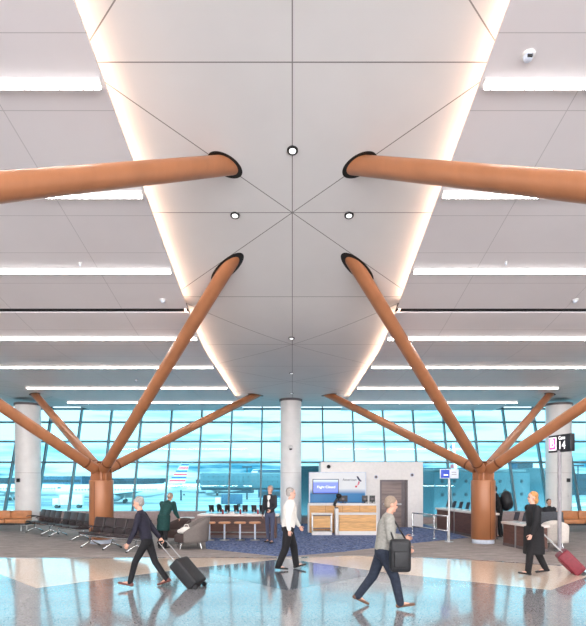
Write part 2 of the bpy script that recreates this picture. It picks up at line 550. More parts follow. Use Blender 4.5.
# linear luminaires under the side ceilings
def ys(py):   # distance of a luminaire of the side ceilings seen on that row
    y = 8.0
    for _ in range(80): y = y * 0.5 + 0.5 * F * (zc(y) - SIDE_DROP - 0.05 - EYE) / (HY - py)
    return y
STRIPS = [(-9.0, None), (-5.0, None), (-1.5, None), (1.6, None), (4.2, None), (ys(86), 'nearest'), (ys(196), 'second nearest'), (ys(272), 'third from the camera, just before the dark joint'),
          (ys(339), 'first beyond the dark joint'), (ys(367.5), 'second beyond the dark joint'), (ys(388), 'third beyond the dark joint'), (ys(402.5), 'last, closest to the window wall')]
proto = None
for sg in (-1, 1):
    for y, nm in STRIPS:
        if nm is None: nm = 'overhead behind the photographer, at %d metres' % (12 + y)
        lab = '%s: long white linear ceiling light, %s' % ('left ceiling' if sg < 0 else 'right ceiling', nm)
        z = zc(y) - SIDE_DROP
        xa, xb = sg * (HALF + 0.04), sg * 10.24
        t = thing('ceiling_light', lab, 'ceiling light', ((xa + xb) / 2, y, z), 0, 'linear ceiling lights')
        L = abs(xb - xa)
        sl = math.atan2(zc(y + 0.1) - zc(y - 0.1), 0.2)
        MB().box((0, 0, -0.012), (L, 0.13, 0.024)).build('housing', M['white'], t, rot=(sl, 0, 0))
        MB().box((0, 0, -0.046), (L - 0.02, 0.085, 0.048), bev=0.0).build('lens', M['strip_side'], t, rot=(sl, 0, 0))
        ln_ = kids(t)[-1]; ln_.data.materials.append(M['strip'])
        for pg in ln_.data.polygons: pg.material_index = 1 if pg.normal.z < -0.9 else 0

# downlights in the vault
def downlight(X, Y, lab):
    t = thing('downlight', lab, 'downlight', (X, Y, zc(Y)), 0, 'recessed downlights in the middle vault')
    sl = math.atan2(zc(Y + 0.1) - zc(Y - 0.1), 0.2)
    MB().lathe([(0.052, -0.02), (0.085, -0.02), (0.085, 0.0), (0.052, 0.0)]).build('trim_ring', M['black'], t, rot=(sl, 0, 0))
    MB().lathe([(0.0, -0.024), (0.052, -0.024), (0.055, -0.01), (0.0, -0.01)]).build('lamp', M['signwhite'], t, rot=(sl, 0, 0))
def yc(py):  # distance of a point of the vault seen on that row
    y = 8.0
    for _ in range(60): y = y * 0.5 + 0.5 * F * (zc(y) - EYE) / (HY - py)
    return y
for px, py, lab in ((292.5, 150, 'downlight on the centre joint, nearest of the vault lights'), (235, 215, 'downlight left of the joint crossing, between the two left struts'),
                    (349, 215, 'downlight right of the joint crossing, between the two right struts'), (291.5, 338, 'downlight on the centre joint beyond the crossing, first of the far three'),
                    (291.5, 373, 'downlight on the centre joint, middle one of the far three'), (291.5, 393, 'downlight on the centre joint, right in front of the central column')):
    y = yc(py); downlight(fx(px, y), y, lab)

def ceil_device(px, py, lab, r=0.075, name='smoke_detector', cat='smoke detector'):
    y = 10.0
    for _ in range(80): y = y * 0.5 + 0.5 * F * (zc(y) - SIDE_DROP - EYE) / (HY - py)
    t = thing(name, lab, cat, (fx(px, y), y, zc(y) - SIDE_DROP), 0, 'devices on the side ceilings')
    MB().lathe([(0.0, -0.02), (r, -0.02), (r, 0.01), (0.0, 0.01)]).build('base', M['white'], t)
    MB().lathe([(0.0, -0.07), (r * 0.55, -0.065), (r * 0.7, -0.02), (0.0, -0.02)]).build('cover', M['signpale'], t)
    return t
t = ceil_device(528, 55, 'white dome device above the nearest right ceiling light', 0.085, 'ceiling_sensor', 'ceiling sensor')
MB().box((0, -0.055, -0.05), (0.06, 0.02, 0.03)).build('lens', M['dark'], t)
ceil_device(163, 300, 'round white disc on the left ceiling beside the dark joint')
ceil_device(575, 300, 'round white disc on the right ceiling beside the dark joint')
ceil_device(136, 380, 'small white disc on the far left ceiling between two lights', 0.06)
ceil_device(506, 262, 'tiny white disc on the right ceiling before the dark joint', 0.03, 'sprinkler_head', 'sprinkler')
ceil_device(80, 263, 'tiny white disc on the left ceiling before the dark joint', 0.03, 'sprinkler_head', 'sprinkler')

# side and back walls
for sg, nm in ((-1, 'wall_left'), (1, 'wall_right')):
    struct(MB().box((sg * (XW + 0.1), (Y0 + 28) / 2, 4.4), (0.2, 28 - Y0, 8.9)).build(nm, M['plaster']))
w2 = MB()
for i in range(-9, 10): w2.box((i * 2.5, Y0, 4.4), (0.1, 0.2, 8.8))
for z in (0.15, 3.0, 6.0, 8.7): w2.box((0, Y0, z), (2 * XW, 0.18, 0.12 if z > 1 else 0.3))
w2 = struct(w2.build('window_back_fill', M['mullion']))  # unseen back glazing, put in so the boosted rear sky fills the hall
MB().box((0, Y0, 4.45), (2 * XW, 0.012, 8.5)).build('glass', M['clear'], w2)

# front curtain wall, leaning outwards
ZB = 0.30
def wy(z): return 25.05 + (z - ZB) * 0.315
ZT = 5.86
wm = MB()
lean = math.atan(0.315)
def plane_mx(x, z): return Matrix.Translation((x, wy(z), z)) @ Matrix.Rotation(-lean, 4, 'X')
LW = (ZT - ZB) / math.cos(lean)
zm = (ZT + ZB) / 2
for i in range(-14, 15):
    wm.box((0, 0, 0), (0.075, 0.20, LW), mx=plane_mx(i * 1.545, zm))
for z in (5.76, 5.05, 4.04, 2.98):
    wm.box((0, 0, 0), (44, 0.10, 0.075), mx=plane_mx(0, z))
wm.box((0, 0, 0), (44, 0.16, 0.10), mx=plane_mx(0, ZB + 0.03))
w1 = struct(wm.build('window_1', M['mullion']))
MB().box((0, 0, 0), (44, 0.012, LW), mx=plane_mx(0, zm)).build('glass', M['glass'], w1)
MB().box((0, 25.02, ZB / 2), (44, 0.22, ZB)).build('window_sill', M['sill'], w1)
struct(MB().box((-9.9, 24.6, 0.31), (11.6, 0.42, 0.62), bev=0.02).build('trim_1', M['sill']))
struct(MB().box((14.2, 24.6, 0.31), (9.0, 0.42, 0.62), bev=0.02).build('trim_2', M['sill']))

# floor finishes
def P(px, py): y = fy(py); return (fx(px, y), y)
edge = [P(0, 557.5), P(115, 557.5), P(200, 556.8), P(285, 557.2), P(350, 555.5), P(420, 557), P(500, 561), P(586, 567)]
e2 = [(-22.9, edge[0][1] + 0.2)] + edge + [(22.9, 10.6)]
struct(MB().prism(e2 + [(22.9, 25.1), (-22.9, 25.1)], 0.0, 0.006).build('floor_carpet', M['carpet']))
bl = [P(206, 549), P(282, 557.0), P(343, 552), P(416, 543), (6.3, 18.6), (6.2, 24.9), (-3.4, 24.9), (-3.1, 18.5)]
struct(MB().prism(bl, 0.0, 0.010).build('floor_carpet_blue', M['blue']))
ap = P(286, 558.6)
# V shaped cream inlay and slate diamond in the terrazzo
lw = [P(-60, 558.5), P(115, 558.5), P(200, 557.6), ap, P(190, 568), P(36, 588), P(0, 574)]
struct(MB().prism(lw, 0.0, 0.003).build('floor_inlay', M['cream']))
rw = [ap, P(350, 556.6), P(420, 558), P(500, 562), P(586, 568), P(640, 572), P(586, 577), P(551, 590), P(386, 572.5)]
struct(MB().prism(rw, 0.0, 0.003).build('floor_inlay', M['cream']))
dm = [(ap[0], ap[1] - 0.12), P(385, 572.5), P(287, 590.5), P(192, 568.5)]
struct(MB().prism(dm, 0.0, 0.002).build('floor_inlay', M['slate']))

# ------------------------------------------------------------------ tree columns
def tree_column(X, Y, lab, tops, near=False):
    t = thing('branching_column', lab, 'column', (X, Y, 0), 0, 'copper brown branching columns')
    MB().lathe([(0.34, 0.0), (0.35, 0.005), (0.35, 0.14), (0.34, 0.145), (0.0, 0.145)], n=40).build('base_ring', M['signpale'], t)
    MB().lathe([(0.0, 0.145), (0.375, 0.145), (0.38, 0.15), (0.38, 2.03), (0.37, 2.06), (0.0, 2.06)], n=48).build('trunk_cladding', M['copper'], t)
    sgx = 1 if X > 0 else -1
    for a in (-PI / 2 + 0.25 * sgx, PI / 2 + 0.25 * sgx):       # the open joints of the cladding
        MB().box((0.378 * math.cos(a), 0.378 * math.sin(a), 1.09), (0.012, 0.02, 1.84), rz=a).build('cladding_joint', M['copper_dark'], t)
    hub = MB()
    for a in (PI / 4, -PI / 4): hub.box((0, 0, 2.32), (0.72, 0.04, 0.60), rz=a, bev=0.01)
    hub.cyl((0, 0, 2.0), (0, 0, 2.66), 0.07, n=20)
    hub.build('hub_plates', M['copper'], t)
    MB().lathe([(0.0, 2.62), (0.13, 2.62), (0.13, 2.68), (0.0, 2.68)]).build('hub_cap', M['copper_dark'], t)
    for (tx, ty, drop) in tops:
        tz = zc(ty) - drop
        top = Vector((tx - X, ty - Y, tz)); hd = Vector((top.x, top.y, 0)).normalized()
        st = Vector((hd.x * 0.24, hd.y * 0.24, 2.42))
        ax = (top - st).normalized()
        s = MB().cyl(st, top + ax * 0.95, *(( 0.158, 0.150) if near else (0.168, 0.150)), 32).build('strut', M['copper'], t)
        MB().cyl(st + ax * 0.34, st + ax * 0.40, *((0.166, 0.166) if near else (0.175, 0.175)), 32).build('strut_band', M['copper_dark'], s)
        # black ring where the strut passes the ceiling
        q = ax.to_track_quat('Z', 'Y'); N = 40; vs = []
        for rr, dz in ((0.200, -0.004), (0.145, -0.004), (0.200, 0.02), (0.145, 0.02)):
            for k in range(N):
                an = 2 * PI * k / N
                p = top + q @ Vector((math.cos(an) * rr, math.sin(an) * rr, 0))
                for _ in range(30):
                    p = p + ax * ((zc(p.y + Y) - drop + dz - p.z) / (ax.z + 0.215 * ax.y * (1 if p.y + Y < 12.6 else 0)))
                vs.append(p.copy())
        fs = []
        for k in range(N):
            j = (k + 1) % N
            fs += [[k, j, N + j, N + k], [2 * N + k, 2 * N + j, j, k], [N + k, N + j, 3 * N + j, 3 * N + k]]
        MB()._add(vs, fs).build('ceiling_ring', M['black'], s)
    return t

XT, YT = 6.24, 17.0
for sg, nm in ((-1, 'left'), (1, 'right')):
    tree_column(sg * XT, YT, 'copper brown branching column beside the %s' % ('dark seat rows on the left' if sg < 0 else 'dark counters on the right'),
                [(sg * 1.38, 11.0, 0), (sg * 1.62, 23.1, 0), (sg * 11.35, 22.9, 0), (sg * 10.5, 10.7, 0)])
    tree_column(sg * XT, 1.45, 'near branching column whose big strut crosses the upper %s of the photo' % nm,
                [(sg * 1.075, 8.36, 0), (sg * 11.2, 8.36, 0)], True)

# round white columns at the window
def white_column(X, Y, r, lab, alarm):
    t = thing('round_column', lab, 'column', (X, Y, 0), 0, 'round white columns by the windows')
    h = zc(Y) - SIDE_DROP if abs(X) > 3 else zc(Y)
    MB().cyl((0, 0, 0), (0, 0, h - 0.10), r, n=48).build('shaft', M['column'], t)
    MB().cyl((0, 0, h - 0.10), (0, 0, h), r + 0.05, n=48).build('collar', M['frame'], t)
    MB().cyl((0, 0, 0), (0, 0, 0.12), r + 0.012, n=48).build('base_ring', M['steel'], t)
    MB().cyl((0, 0, 2.42), (0, 0, 2.43), r + 0.003, n=48).build('joint', M['sill'], t)
    if alarm:
        a = -PI / 2 + math.copysign(0.30, X)
        MB().box((math.cos(a) * (r + 0.02), math.sin(a) * (r + 0.02), 2.08), (0.16, 0.08, 0.17), rz=a + PI / 2, bev=0.01).build('alarm_box', M['dark'], t)
        MB().box((math.cos(a) * (r + 0.005), math.sin(a) * (r + 0.005), 1.35), (0.10, 0.03, 0.10), rz=a + PI / 2, bev=0.005).build('outlet', M['white'], t)
    else:
        d = MB().ell((0, -r - 0.06, 3.60), (0.11, 0.11, 0.10)).build('camera_dome', M['white'], t)
        MB().ell((0, -r - 0.07, 3.53), (0.075, 0.075, 0.07)).build('camera_lens', M['dark'], d)
YCOL = 24.4
white_column(fx(290.8, YCOL), YCOL, 0.49, 'round white central column behind the man in the white shirt', False)
white_column(fx(28, YCOL), YCOL, 0.55, 'round white column on the left behind the tan bench', True)
white_column(fx(558.5, YCOL), YCOL, 0.56, 'round white column on the right behind the gate 14 sign', True)

# ------------------------------------------------------------------ gate wall and desk
GY = 22.9
gx0, gx1 = fx(321, GY), fx(423, GY)
gz = fz(462, GY)
dx0, dx1, dz = fx(380, GY), fx(407.5, GY), fz(480, GY)
wall = MB()
wall.box(((gx0 + dx0) / 2, GY + 0.1, gz / 2), (dx0 - gx0, 0.2, gz))
wall.box(((dx1 + gx1) / 2, GY + 0.1, gz / 2), (gx1 - dx1, 0.2, gz))
wall.box(((dx0 + dx1) / 2, GY + 0.1, (dz + gz) / 2), (dx1 - dx0, 0.2, gz - dz))
wall.box((gx0 + 0.1, GY + 1.16, gz / 2), (0.2, 1.92, gz)); wall.box((gx1 - 0.1, GY + 1.16, gz / 2), (0.2, 1.92, gz))
wall.box(((gx0 + gx1) / 2, GY + 1.06, gz - 0.06), (gx1 - gx0 - 0.01, 1.9, 0.1))
gw = struct(wall.build('wall_gate', M['plaster']))
dr = struct(MB().box(((dx0 + dx1) / 2, GY + 0.10, dz / 2 - 0.02), (dx1 - dx0 - 0.10, 0.05, dz - 0.06)).build('door_1', M['door']))
f = MB(); f.box((dx0 + 0.03, GY + 0.03, dz / 2), (0.07, 0.14, dz)); f.box((dx1 - 0.03, GY + 0.03, dz / 2), (0.07, 0.14, dz)); f.box(((dx0 + dx1) / 2, GY + 0.03, dz - 0.03), (dx1 - dx0, 0.14, 0.07))
f.build('door_frame', M['frame'], dr)
MB().box((dx1 - 0.17, GY + 0.068, dz / 2 - 0.02), (0.17, 0.012, dz - 0.1)).build('door_stile', M['frame'], dr)
MB().box(((dx0 + dx1) / 2 - 0.05, GY + 0.05, 1.02), (0.8, 0.05, 0.07), bev=0.01).build('push_bar', M['steel'], dr)
struct(MB().box(((gx0 + dx0) / 2, GY - 0.01, 0.06), (dx0 - gx0, 0.02, 0.12)).build('baseboard_gate', M['sill']))
for px, py, lab in ((376, 477, 'small round grey wall speaker left of the gate door'), (412, 475, 'small round grey wall speaker right of the gate door')):
    t = thing('wall_speaker', lab, 'speaker', (fx(px, GY), GY, fz(py, GY)), 0)
    MB().cyl((0, 0, 0), (0, -0.03, 0), 0.085, n=20).build('rim', M['signpale'], t)
    MB().cyl((0, -0.028, 0), (0, -0.036, 0), 0.055, n=20).build('grille', M['frame'], t)
t = thing('security_camera', 'small black camera at the top left corner of the gate wall', 'camera', (fx(328.5, GY), GY, fz(466, GY)), 0)
MB().box((0, -0.04, 0), (0.07, 0.08, 0.07), bev=0.01).build('bracket', M['dark'], t)
MB().ell((0, -0.10, -0.03), (0.085, 0.085, 0.085)).build('dome', M['black'], t)

# printed backdrop with logo
BY = 22.55
bx0, bx1, bz0, bz1 = fx(309, BY), fx(366, BY), fz(503, BY), fz(472.5, BY)
t = thing('gate_backdrop', 'white and blue printed airline backdrop panel behind the gate desk', 'backdrop', ((bx0 + bx1) / 2, BY, 0), 0)
W = bx1 - bx0
b = MB().box((0, 0, (bz1 - bz0) / 2), (W - 0.06, 0.06, bz1 - bz0)).build('board', M['board'], t, loc=(0, 0, bz0))
f = MB()
for s in (-1, 1): f.box((s * (W / 2 - 0.02), 0, bz1 / 2), (0.05, 0.09, bz1))
f.box((0, 0, bz1), (W, 0.09, 0.04)); f.build('frame', M['signpale'], t)
MB().box((0, 0.02, bz0 / 2), (W - 0.08, 0.04, bz0)).build('lower_panel', M['white'], t)
lx = fx(349.5, BY) - t.location.x; lz = fz(479.8, BY)
text('American', 0.155, M['navyink'], t, (lx, -0.036, lz), (PI / 2, 0, 0))
lg = MB()
ex = fx(358.2, BY) - t.location.x; ez = fz(479.5, BY)
def quad(mb, pts, y0=-0.042, y1=-0.034):
    n = len(pts)
    vs = [Vector((ex + p[0], y0, ez + p[1])) for p in pts] + [Vector((ex + p[0], y1, ez + p[1])) for p in pts]
    mb._add(vs, [list(range(n)), [n + i for i in range(n)][::-1]] + [[i, (i + 1) % n, n + (i + 1) % n, n + i] for i in range(n)])
quad(lg, [(-0.08, 0.14), (-0.01, 0.14), (0.06, 0.02), (0.14, -0.05), (0.12, -0.10), (0.03, -0.06), (-0.03, 0.02)])
lg.build('emblem_blue', M['navyink'], t)
lg = MB(); quad(lg, [(0.0, -0.07), (0.07, -0.10), (0.03, -0.22), (-0.05, -0.27), (-0.02, -0.16)]); lg.build('emblem_red', M['pinkink'], t)
MB().cyl((fx(356, BY) - t.location.x, -0.032, fz(486.5, BY)), (fx(356, BY) - t.location.x, -0.05, fz(486.5, BY)), 0.045, n=20).build('badge', M['redink'], t)

# flight display on the backdrop
sx0, sx1, sz0, sz1 = fx(312.5, BY), fx(338.5, BY), fz(494, BY), fz(479, BY)
t = thing('flight_display', 'lit violet blue flight display hung on the left of the backdrop', 'screen', ((sx0 + sx1) / 2, BY - 0.085, sz0), 0)
MB().box((0, 0, (sz1 - sz0) / 2), (sx1 - sx0, 0.08, sz1 - sz0), bev=0.012).build('bezel', M['signblack'], t)
MB().box((0, -0.043, (sz1 - sz0) / 2), (sx1 - sx0 - 0.06, 0.006, sz1 - sz0 - 0.06)).build('screen', M['sky_screen'], t)
text('Flight Closed', 0.15, M['textlit'], t, (0.02, -0.05, 0.30), (PI / 2, 0, 0))

# gate desk: tall back counter and lower front desk
DY = 20.4
hx0, hx1 = fx(308.5, DY), fx(377, DY)
hz = fz(503.5, DY)
t = thing('gate_counter', 'tall light wood back counter with white top under the backdrop', 'counter', ((hx0 + hx1) / 2, DY + 0.35, 0), 0)
W = hx1 - hx0
MB().box((0, 0, hz / 2 - 0.03), (W - 0.04, 0.62, hz - 0.06)).build('body', M['wood'], t)
MB().box((0, 0, hz - 0.04), (W, 0.70, 0.08), bev=0.006).build('countertop', M['white'], t)
MB().box((-W / 2 + 0.01, 0, hz / 2 - 0.04), (0.05, 0.66, hz - 0.08)).build('end_panel', M['white'], t)
for i in (-1, 0, 1): MB().box((i * W / 4, -0.312, hz / 2), (0.008, 0.006, hz - 0.14)).build('panel_joint', M['copper_dark'], t)

FY = 19.45
mz = fz(513.3, FY)
mx0, mx1 = fx(338.8, FY), fx(377.5, FY)
t = thing('gate_desk', 'light wood gate desk with white top, right of the white divider', 'desk', ((mx0 + mx1) / 2, FY + 0.3, 0), 0)
W = mx1 - mx0
MB().box((0, 0, (mz + 0.12) / 2), (W - 0.04, 0.52, mz - 0.12 - 0.06)).build('body', M['wood'], t)
MB().box((0, 0, 0.08), (W - 0.02, 0.56, 0.16)).build('plinth', M['white'], t)
MB().box((0, 0, mz - 0.03), (W, 0.60, 0.06), bev=0.006).build('desktop', M['white'], t)
MB().box((W / 2 - 0.02, 0, mz / 2), (0.05, 0.58, mz - 0.02)).build('end_panel', M['white'], t)
MB().box((0, -0.263, 0.50), (W - 0.1, 0.006, 0.008)).build('panel_joint', M['copper_dark'], t)
vx = fx(337, FY)
t = MB().box((0, 0, 0.5), (0.12, 0.60, 1.0), bev=0.006).build('desk_divider', M['white'], None, (vx, FY + 0.32, 0))
tag(t, 'narrow white upright divider between podium and gate desk', 'divider')

px0, px1 = fx(311.7, FY), fx(332.5, FY)
t = thing('boarding_podium', 'small wood podium with white top and steel legs, left of the divider', 'podium', ((px0 + px1) / 2, FY + 0.25, 0), 0)
W = px1 - px0
MB().box((0, 0, mz - 0.03), (W, 0.46, 0.05), bev=0.006).build('top', M['white'], t)
MB().box((0, 0.04, 0.52), (W - 0.14, 0.32, 0.48)).build('panel', M['wood'], t)
MB().box((0, 0, 0.07), (W - 0.04, 0.44, 0.14)).build('plinth', M['white'], t)
MB().box((0, 0.02, 0.255), (W - 0.12, 0.36, 0.03)).build('shelf', M['frame'], t)
for s in (-1, 1):
    for q in (-1, 1): MB().box((s * (W / 2 - 0.03), q * 0.20, 0.45), (0.04, 0.04, 0.66)).build('leg', M['steel'], t)
for s in (-1,): MB().box((0, -0.19, mz - 0.075), (W - 0.08, 0.03, 0.05)).build('apron', M['frame'], t)

def monitor(px, lab, w=0.36):
    t = thing('computer_monitor', lab, 'monitor', (fx(px, DY + 0.3), DY + 0.3, hz), 0, 'monitors on the gate counter')
    MB().box((0, 0, 0.012), (0.24, 0.18, 0.024), bev=0.006).build('foot', M['dark'], t)
    MB().cyl((0, 0.01, 0.02), (0, 0.01, 0.16), 0.022, n=12).build('stem', M['dark'], t)
    MB().box((0, -0.01, 0.18), (w, 0.05, 0.25), bev=0.012).build('case', M['dark'], t)
    MB().box((0, -0.037, 0.17), (0.10, 0.004, 0.07)).build('rear_plate', M['frame'], t)
    MB().box((0, 0.017, 0.18), (w - 0.04, 0.003, 0.21)).build('screen', M['screenglow'], t)
monitor(343, 'black monitor back on the counter, beside the curved phone stand')
monitor(364.8, 'black monitor on the counter, left of the two at its right end', 0.22)
monitor(372.2, 'black monitor at the far right end of the counter', 0.22)
t = thing('desk_phone', 'black phone with curved handset stand beside the white divider', 'phone', (fx(336.5, FY + 0.3), FY + 0.30, 1.001), 0)
MB().box((0, 0, 0.02), (0.13, 0.18, 0.04), bev=0.01).build('base', M['dark'], t)
MB().tube([(-0.04, 0, 0.08), (-0.09, -0.02, 0.12), (-0.04, 0, 0.24), (0.05, 0, 0.36), (0.10, 0, 0.42)], [0.05, 0.06, 0.06, 0.07, 0.05], 12).build('arm', M['dark'], t)
MB().ell((0.09, -0.02, 0.47), (0.11, 0.07, 0.09)).build('head', M['black'], t)

# ------------------------------------------------------------------ bars, stools and tablets
t = thing('bar_counter', 'long dark walnut counter with pale stone top behind four stools', 'bar counter', (0, 0, 0), 0)
lx0, lx1, LY = fx(203, 18.3), fx(279, 18.3), 18.3
lz = 0.86
t.location = ((lx0 + lx1) / 2, LY + 0.35, 0); t.rotation_euler = (0, 0, math.radians(-3))
W = lx1 - lx0
MB().box((0.06, 0.05, (lz - 0.05) / 2), (W - 0.3, 0.40, lz - 0.05)).build('front_panel', M['brownwood'], t)
MB().box((-0.10, 0, lz - 0.035), (W + 0.2, 0.74, 0.07), bev=0.008).build('stone_top', M['stone'], t)
MB().box((0, 0.05, 0.05), (W - 0.28, 0.44, 0.10)).build('plinth', M['frame'], t)
MB().tube([(-W / 2 + 0.2, -0.24, 0.22), (W / 2 - 0.2, -0.24, 0.22)], 0.02).build('foot_rail', M['steel'], t)
BAR = t
STOOL = thing('bar_stool', '', 'stool', (0, 0, 0), 0, 'wooden stools at the left counter')
MB().lathe([(0.0, 0.57), (0.19, 0.57), (0.205, 0.585), (0.205, 0.615), (0.19, 0.63), (0.0, 0.63)], n=28).build('seat', M['tanwood'], STOOL)
MB().cyl((0, 0, 0.02), (0, 0, 0.57), 0.032, n=16).build('post', M['signpale'], STOOL)
MB().lathe([(0.0, 0.0), (0.17, 0.0), (0.165, 0.02), (0.04, 0.035), (0.0, 0.035)], n=28).build('base', M['steel'], STOOL)
for i, (px, lab) in enumerate(((209.5, 'wooden stool at the left end of the long counter'), (224.5, 'second stool from the left at the long counter'),
                               (240, 'third stool from the left at the long counter'), (255, 'fourth stool, nearest the man in the dark suit'))):
    o = STOOL if i == 0 else dup(STOOL, (0, 0, 0))
    o.location = (fx(px, 17.75), 17.75, 0.010); o['label'] = lab

# tablets: upright dark screens on little stands
TAB = thing('tablet_stand', '', 'tablet', (0, 0, 0), 0, 'tablets on the counters')
MB().box((0, 0, 0.01), (0.14, 0.12, 0.02), bev=0.005).build('base', M['steel'], TAB)
MB().cyl((0, 0.02, 0.01), (0, 0.0, 0.13), 0.013, n=10).build('stem', M['steel'], TAB)
tb = MB().box((0, 0, 0), (0.19, 0.02, 0.26), bev=0.006).build('case', M['dark'], TAB, (0, 0, 0.19), (math.radians(-18), 0, 0))
MB().box((0, -0.012, 0), (0.165, 0.004, 0.23)).build('screen', M['screenglow'], tb)
ordn = ['first', 'second', 'third', 'fourth', 'fifth', 'sixth', 'seventh']
first = True
def put_tab(loc, rz, lab):
    global first
    o = TAB if first else dup(TAB, loc)
    first = False
    o.location = loc; o.rotation_euler = (0, 0, rz); o['label'] = lab
for i, px in enumerate((211, 219, 227, 236, 245, 254, 262)):
    put_tab((fx(px, 18.7), 18.75 - 0.05 * (fx(px, 18.7) + 1.7), lz), PI + random.uniform(-0.4, 0.4), 'dark tablet on the long left counter, %s from the left' % ordn[i])
BOT = thing('sauce_bottle', '', 'bottle', (0, 0, 0), 0, 'red bottles on the left counter')
MB().lathe([(0.0, 0.0), (0.035, 0.0), (0.035, 0.13), (0.014, 0.17), (0.014, 0.18), (0.0, 0.18)], n=16).build('bottle_body', M['red'], BOT)
MB().lathe([(0.0, 0.18), (0.017, 0.18), (0.014, 0.215), (0.0, 0.22)], n=14).build('cap', M['white'], BOT)
for i, (px, lab) in enumerate(((223, 'red sauce bottle between the second and third tablets'), (240.5, 'red sauce bottle in the middle of the long counter'), (258, 'red sauce bottle towards the right end of the long counter'))):
    o = BOT if i == 0 else dup(BOT, (0, 0, 0))
    o.location = (fx(px, 18.55), 18.5, lz); o['label'] = lab
t = thing('napkin_stack', 'white folded napkins lying on the long left counter', 'napkins', (fx(231.5, 18.5), 18.5, lz))
MB().box((0, 0, 0.02), (0.22, 0.14, 0.04), rz=0.3, bev=0.01).build('lower_napkins', M['white'], t)
MB().box((0.02, 0, 0.06), (0.16, 0.12, 0.05), rz=-0.2, bev=0.02).build('upper_napkin', M['white'], t)

# counters on the right, running towards the camera
def bar2(p, q, width, z, lab, cat='counter'):
    p, q = Vector((p[0], p[1], 0)), Vector((q[0], q[1], 0))
    d = q - p; L = d.length; a = math.atan2(d.y, d.x)
    t = thing('charging_counter', lab, cat, p, a, 'counters on the right')
    MB().box((L / 2, width / 2, (z - 0.05) / 2), (L - 0.06, width - 0.12, z - 0.05)).build('front_panel', M['brownwood'], t)
    MB().box((L / 2, width / 2, z - 0.035), (L, width, 0.07), bev=0.008).build('stone_top', M['stone'], t)
    MB().box((L / 2, width / 2, 0.045), (L - 0.04, width - 0.10, 0.09)).build('plinth', M['frame'], t)
    MB().box((L * 0.42, 0.05, z / 2 - 0.03), (0.05, 0.03, z - 0.08)).build('support_post', M['steel'], t)
    return t
b1 = bar2((6.58, 17.95), (6.02, 21.9), 0.62, 0.92, 'dark walnut counter with pale top behind the right branching column')
b1.rotation_euler.z = math.atan2(17.95 - 21.9, 6.58 - 6.02); b1.location = (6.02, 21.9, 0.0)
b2 = bar2((6.60, 16.45), (6.85, 14.75), 0.50, 0.76, 'lower dark walnut counter beside the woman in the black coat')
for i in range(6):
    y = 21.3 - i * 0.56; x = 6.30 + (21.9 - y) * 0.142
    put_tab((x, y, 0.92), math.radians(-70), 'dark tablet on the right rear counter, %s from its far end' % ordn[i])
for i in range(3):
    y = 16.0 - i * 0.45; x = 6.83 + (16.5 - y) * 0.154
    put_tab((x, y, 0.76), math.radians(-70), 'dark tablet on the low right counter, %s from the branching column' % ordn[i])

# ------------------------------------------------------------------ seating
def seat_row(p, q, n, lab):
    p, q = Vector((p[0], p[1], 0)), Vector((q[0], q[1], 0))
    d = q - p; L = d.length; a = math.atan2(d.y, d.x); w = L / n
    t = thing('airport_bench', lab, 'bench', (p.x, p.y, 0.006), a, 'rows of dark airport seats')
    MB().box((L / 2, 0, 0.33), (L, 0.08, 0.06), bev=0.01).build('beam', M['chrome'], t)
    for i in range(n):
        x = (i + 0.5) * w
        s = MB().box((0, 0, 0), (w - 0.05, 0.50, 0.07), bev=0.03).build('seat', M['leather'], t, (x, -0.04, 0.42), (math.radians(-5), 0, 0))
        b = MB(); b.box((0, 0, 0.24), (w - 0.05, 0.06, 0.50), bev=0.028)
        b.build('backrest', M['leather'], t, (x, 0.23, 0.42), (math.radians(-14), 0, 0))
    for i in range(n + 1):
        x = min(max(i * w, 0.03), L - 0.03)
        MB().tube([(x, 0.20, 0.36), (x, 0.17, 0.63), (x, -0.02, 0.65), (x, -0.22, 0.64), (x, -0.25, 0.60)], 0.018, 8).build('armrest', M['leather'], t)
    for k in ([0.12, 0.88] if n < 5 else [0.1, 0.5, 0.9]):
        x = L * k
        l = MB(); l.tube([(x, 0, 0.33), (x, -0.04, 0.16), (x, -0.34, 0.03)], 0.024, 8); l.tube([(x, -0.02, 0.20), (x, 0.12, 0.12), (x, 0.30, 0.03)], 0.024, 8)
        lg_ = l.build('leg', M['chrome'], t)
        MB().cyl((x, -0.34, 0.0), (x, -0.34, 0.03), 0.03, n=12).cyl((x, 0.30, 0.0), (x, 0.30, 0.03), 0.03, n=12).build('foot_pad', M['dark'], lg_)
    return t
seat_row((-10.45, 20.95), (-9.0, 19.55), 4, 'row of four dark seats next to the left white column')
seat_row((-8.82, 19.38), (-7.05, 17.65), 4, 'row of four dark seats between the other seats and the branching column')
seat_row((-6.45, 16.25), (-4.25, 14.75), 5, 'row of five dark seats in front of the left branching column')

def tan_bench(X, Y, L, lab, n=3):
    t = thing('tan_bench', lab, 'bench', (X, Y, 0.006), 0, 'tan leather benches by the windows')
    for i in range(n):
        x = -L / 2 + (i + 0.5) * L / n
        MB().box((x, 0, 0.40), (L / n - 0.02, 0.62, 0.17), bev=0.04).build('seat_cushion', M['tanleather'], t)
        MB().box((x, 0.25, 0.64), (L / n - 0.02, 0.16, 0.34), bev=0.05).build('back_cushion', M['tanleather'], t)
    MB().box((0, 0.02, 0.28), (L, 0.56, 0.07), bev=0.01).build('frame', M['dark'], t)
    for s in (-0.42, 0.42):
        for y in (-0.2, 0.24): MB().cyl((s * L, y, 0), (s * L, y, 0.26), 0.03, n=12).build('leg', M['steel'], t)
tan_bench(-12.1, 21.4, 2.5, 'tan leather bench in front of the left white column')
tan_bench(fx(592, 21.2), 21.2, 2.7, 'tan leather bench right of the gate 14 sign pole')

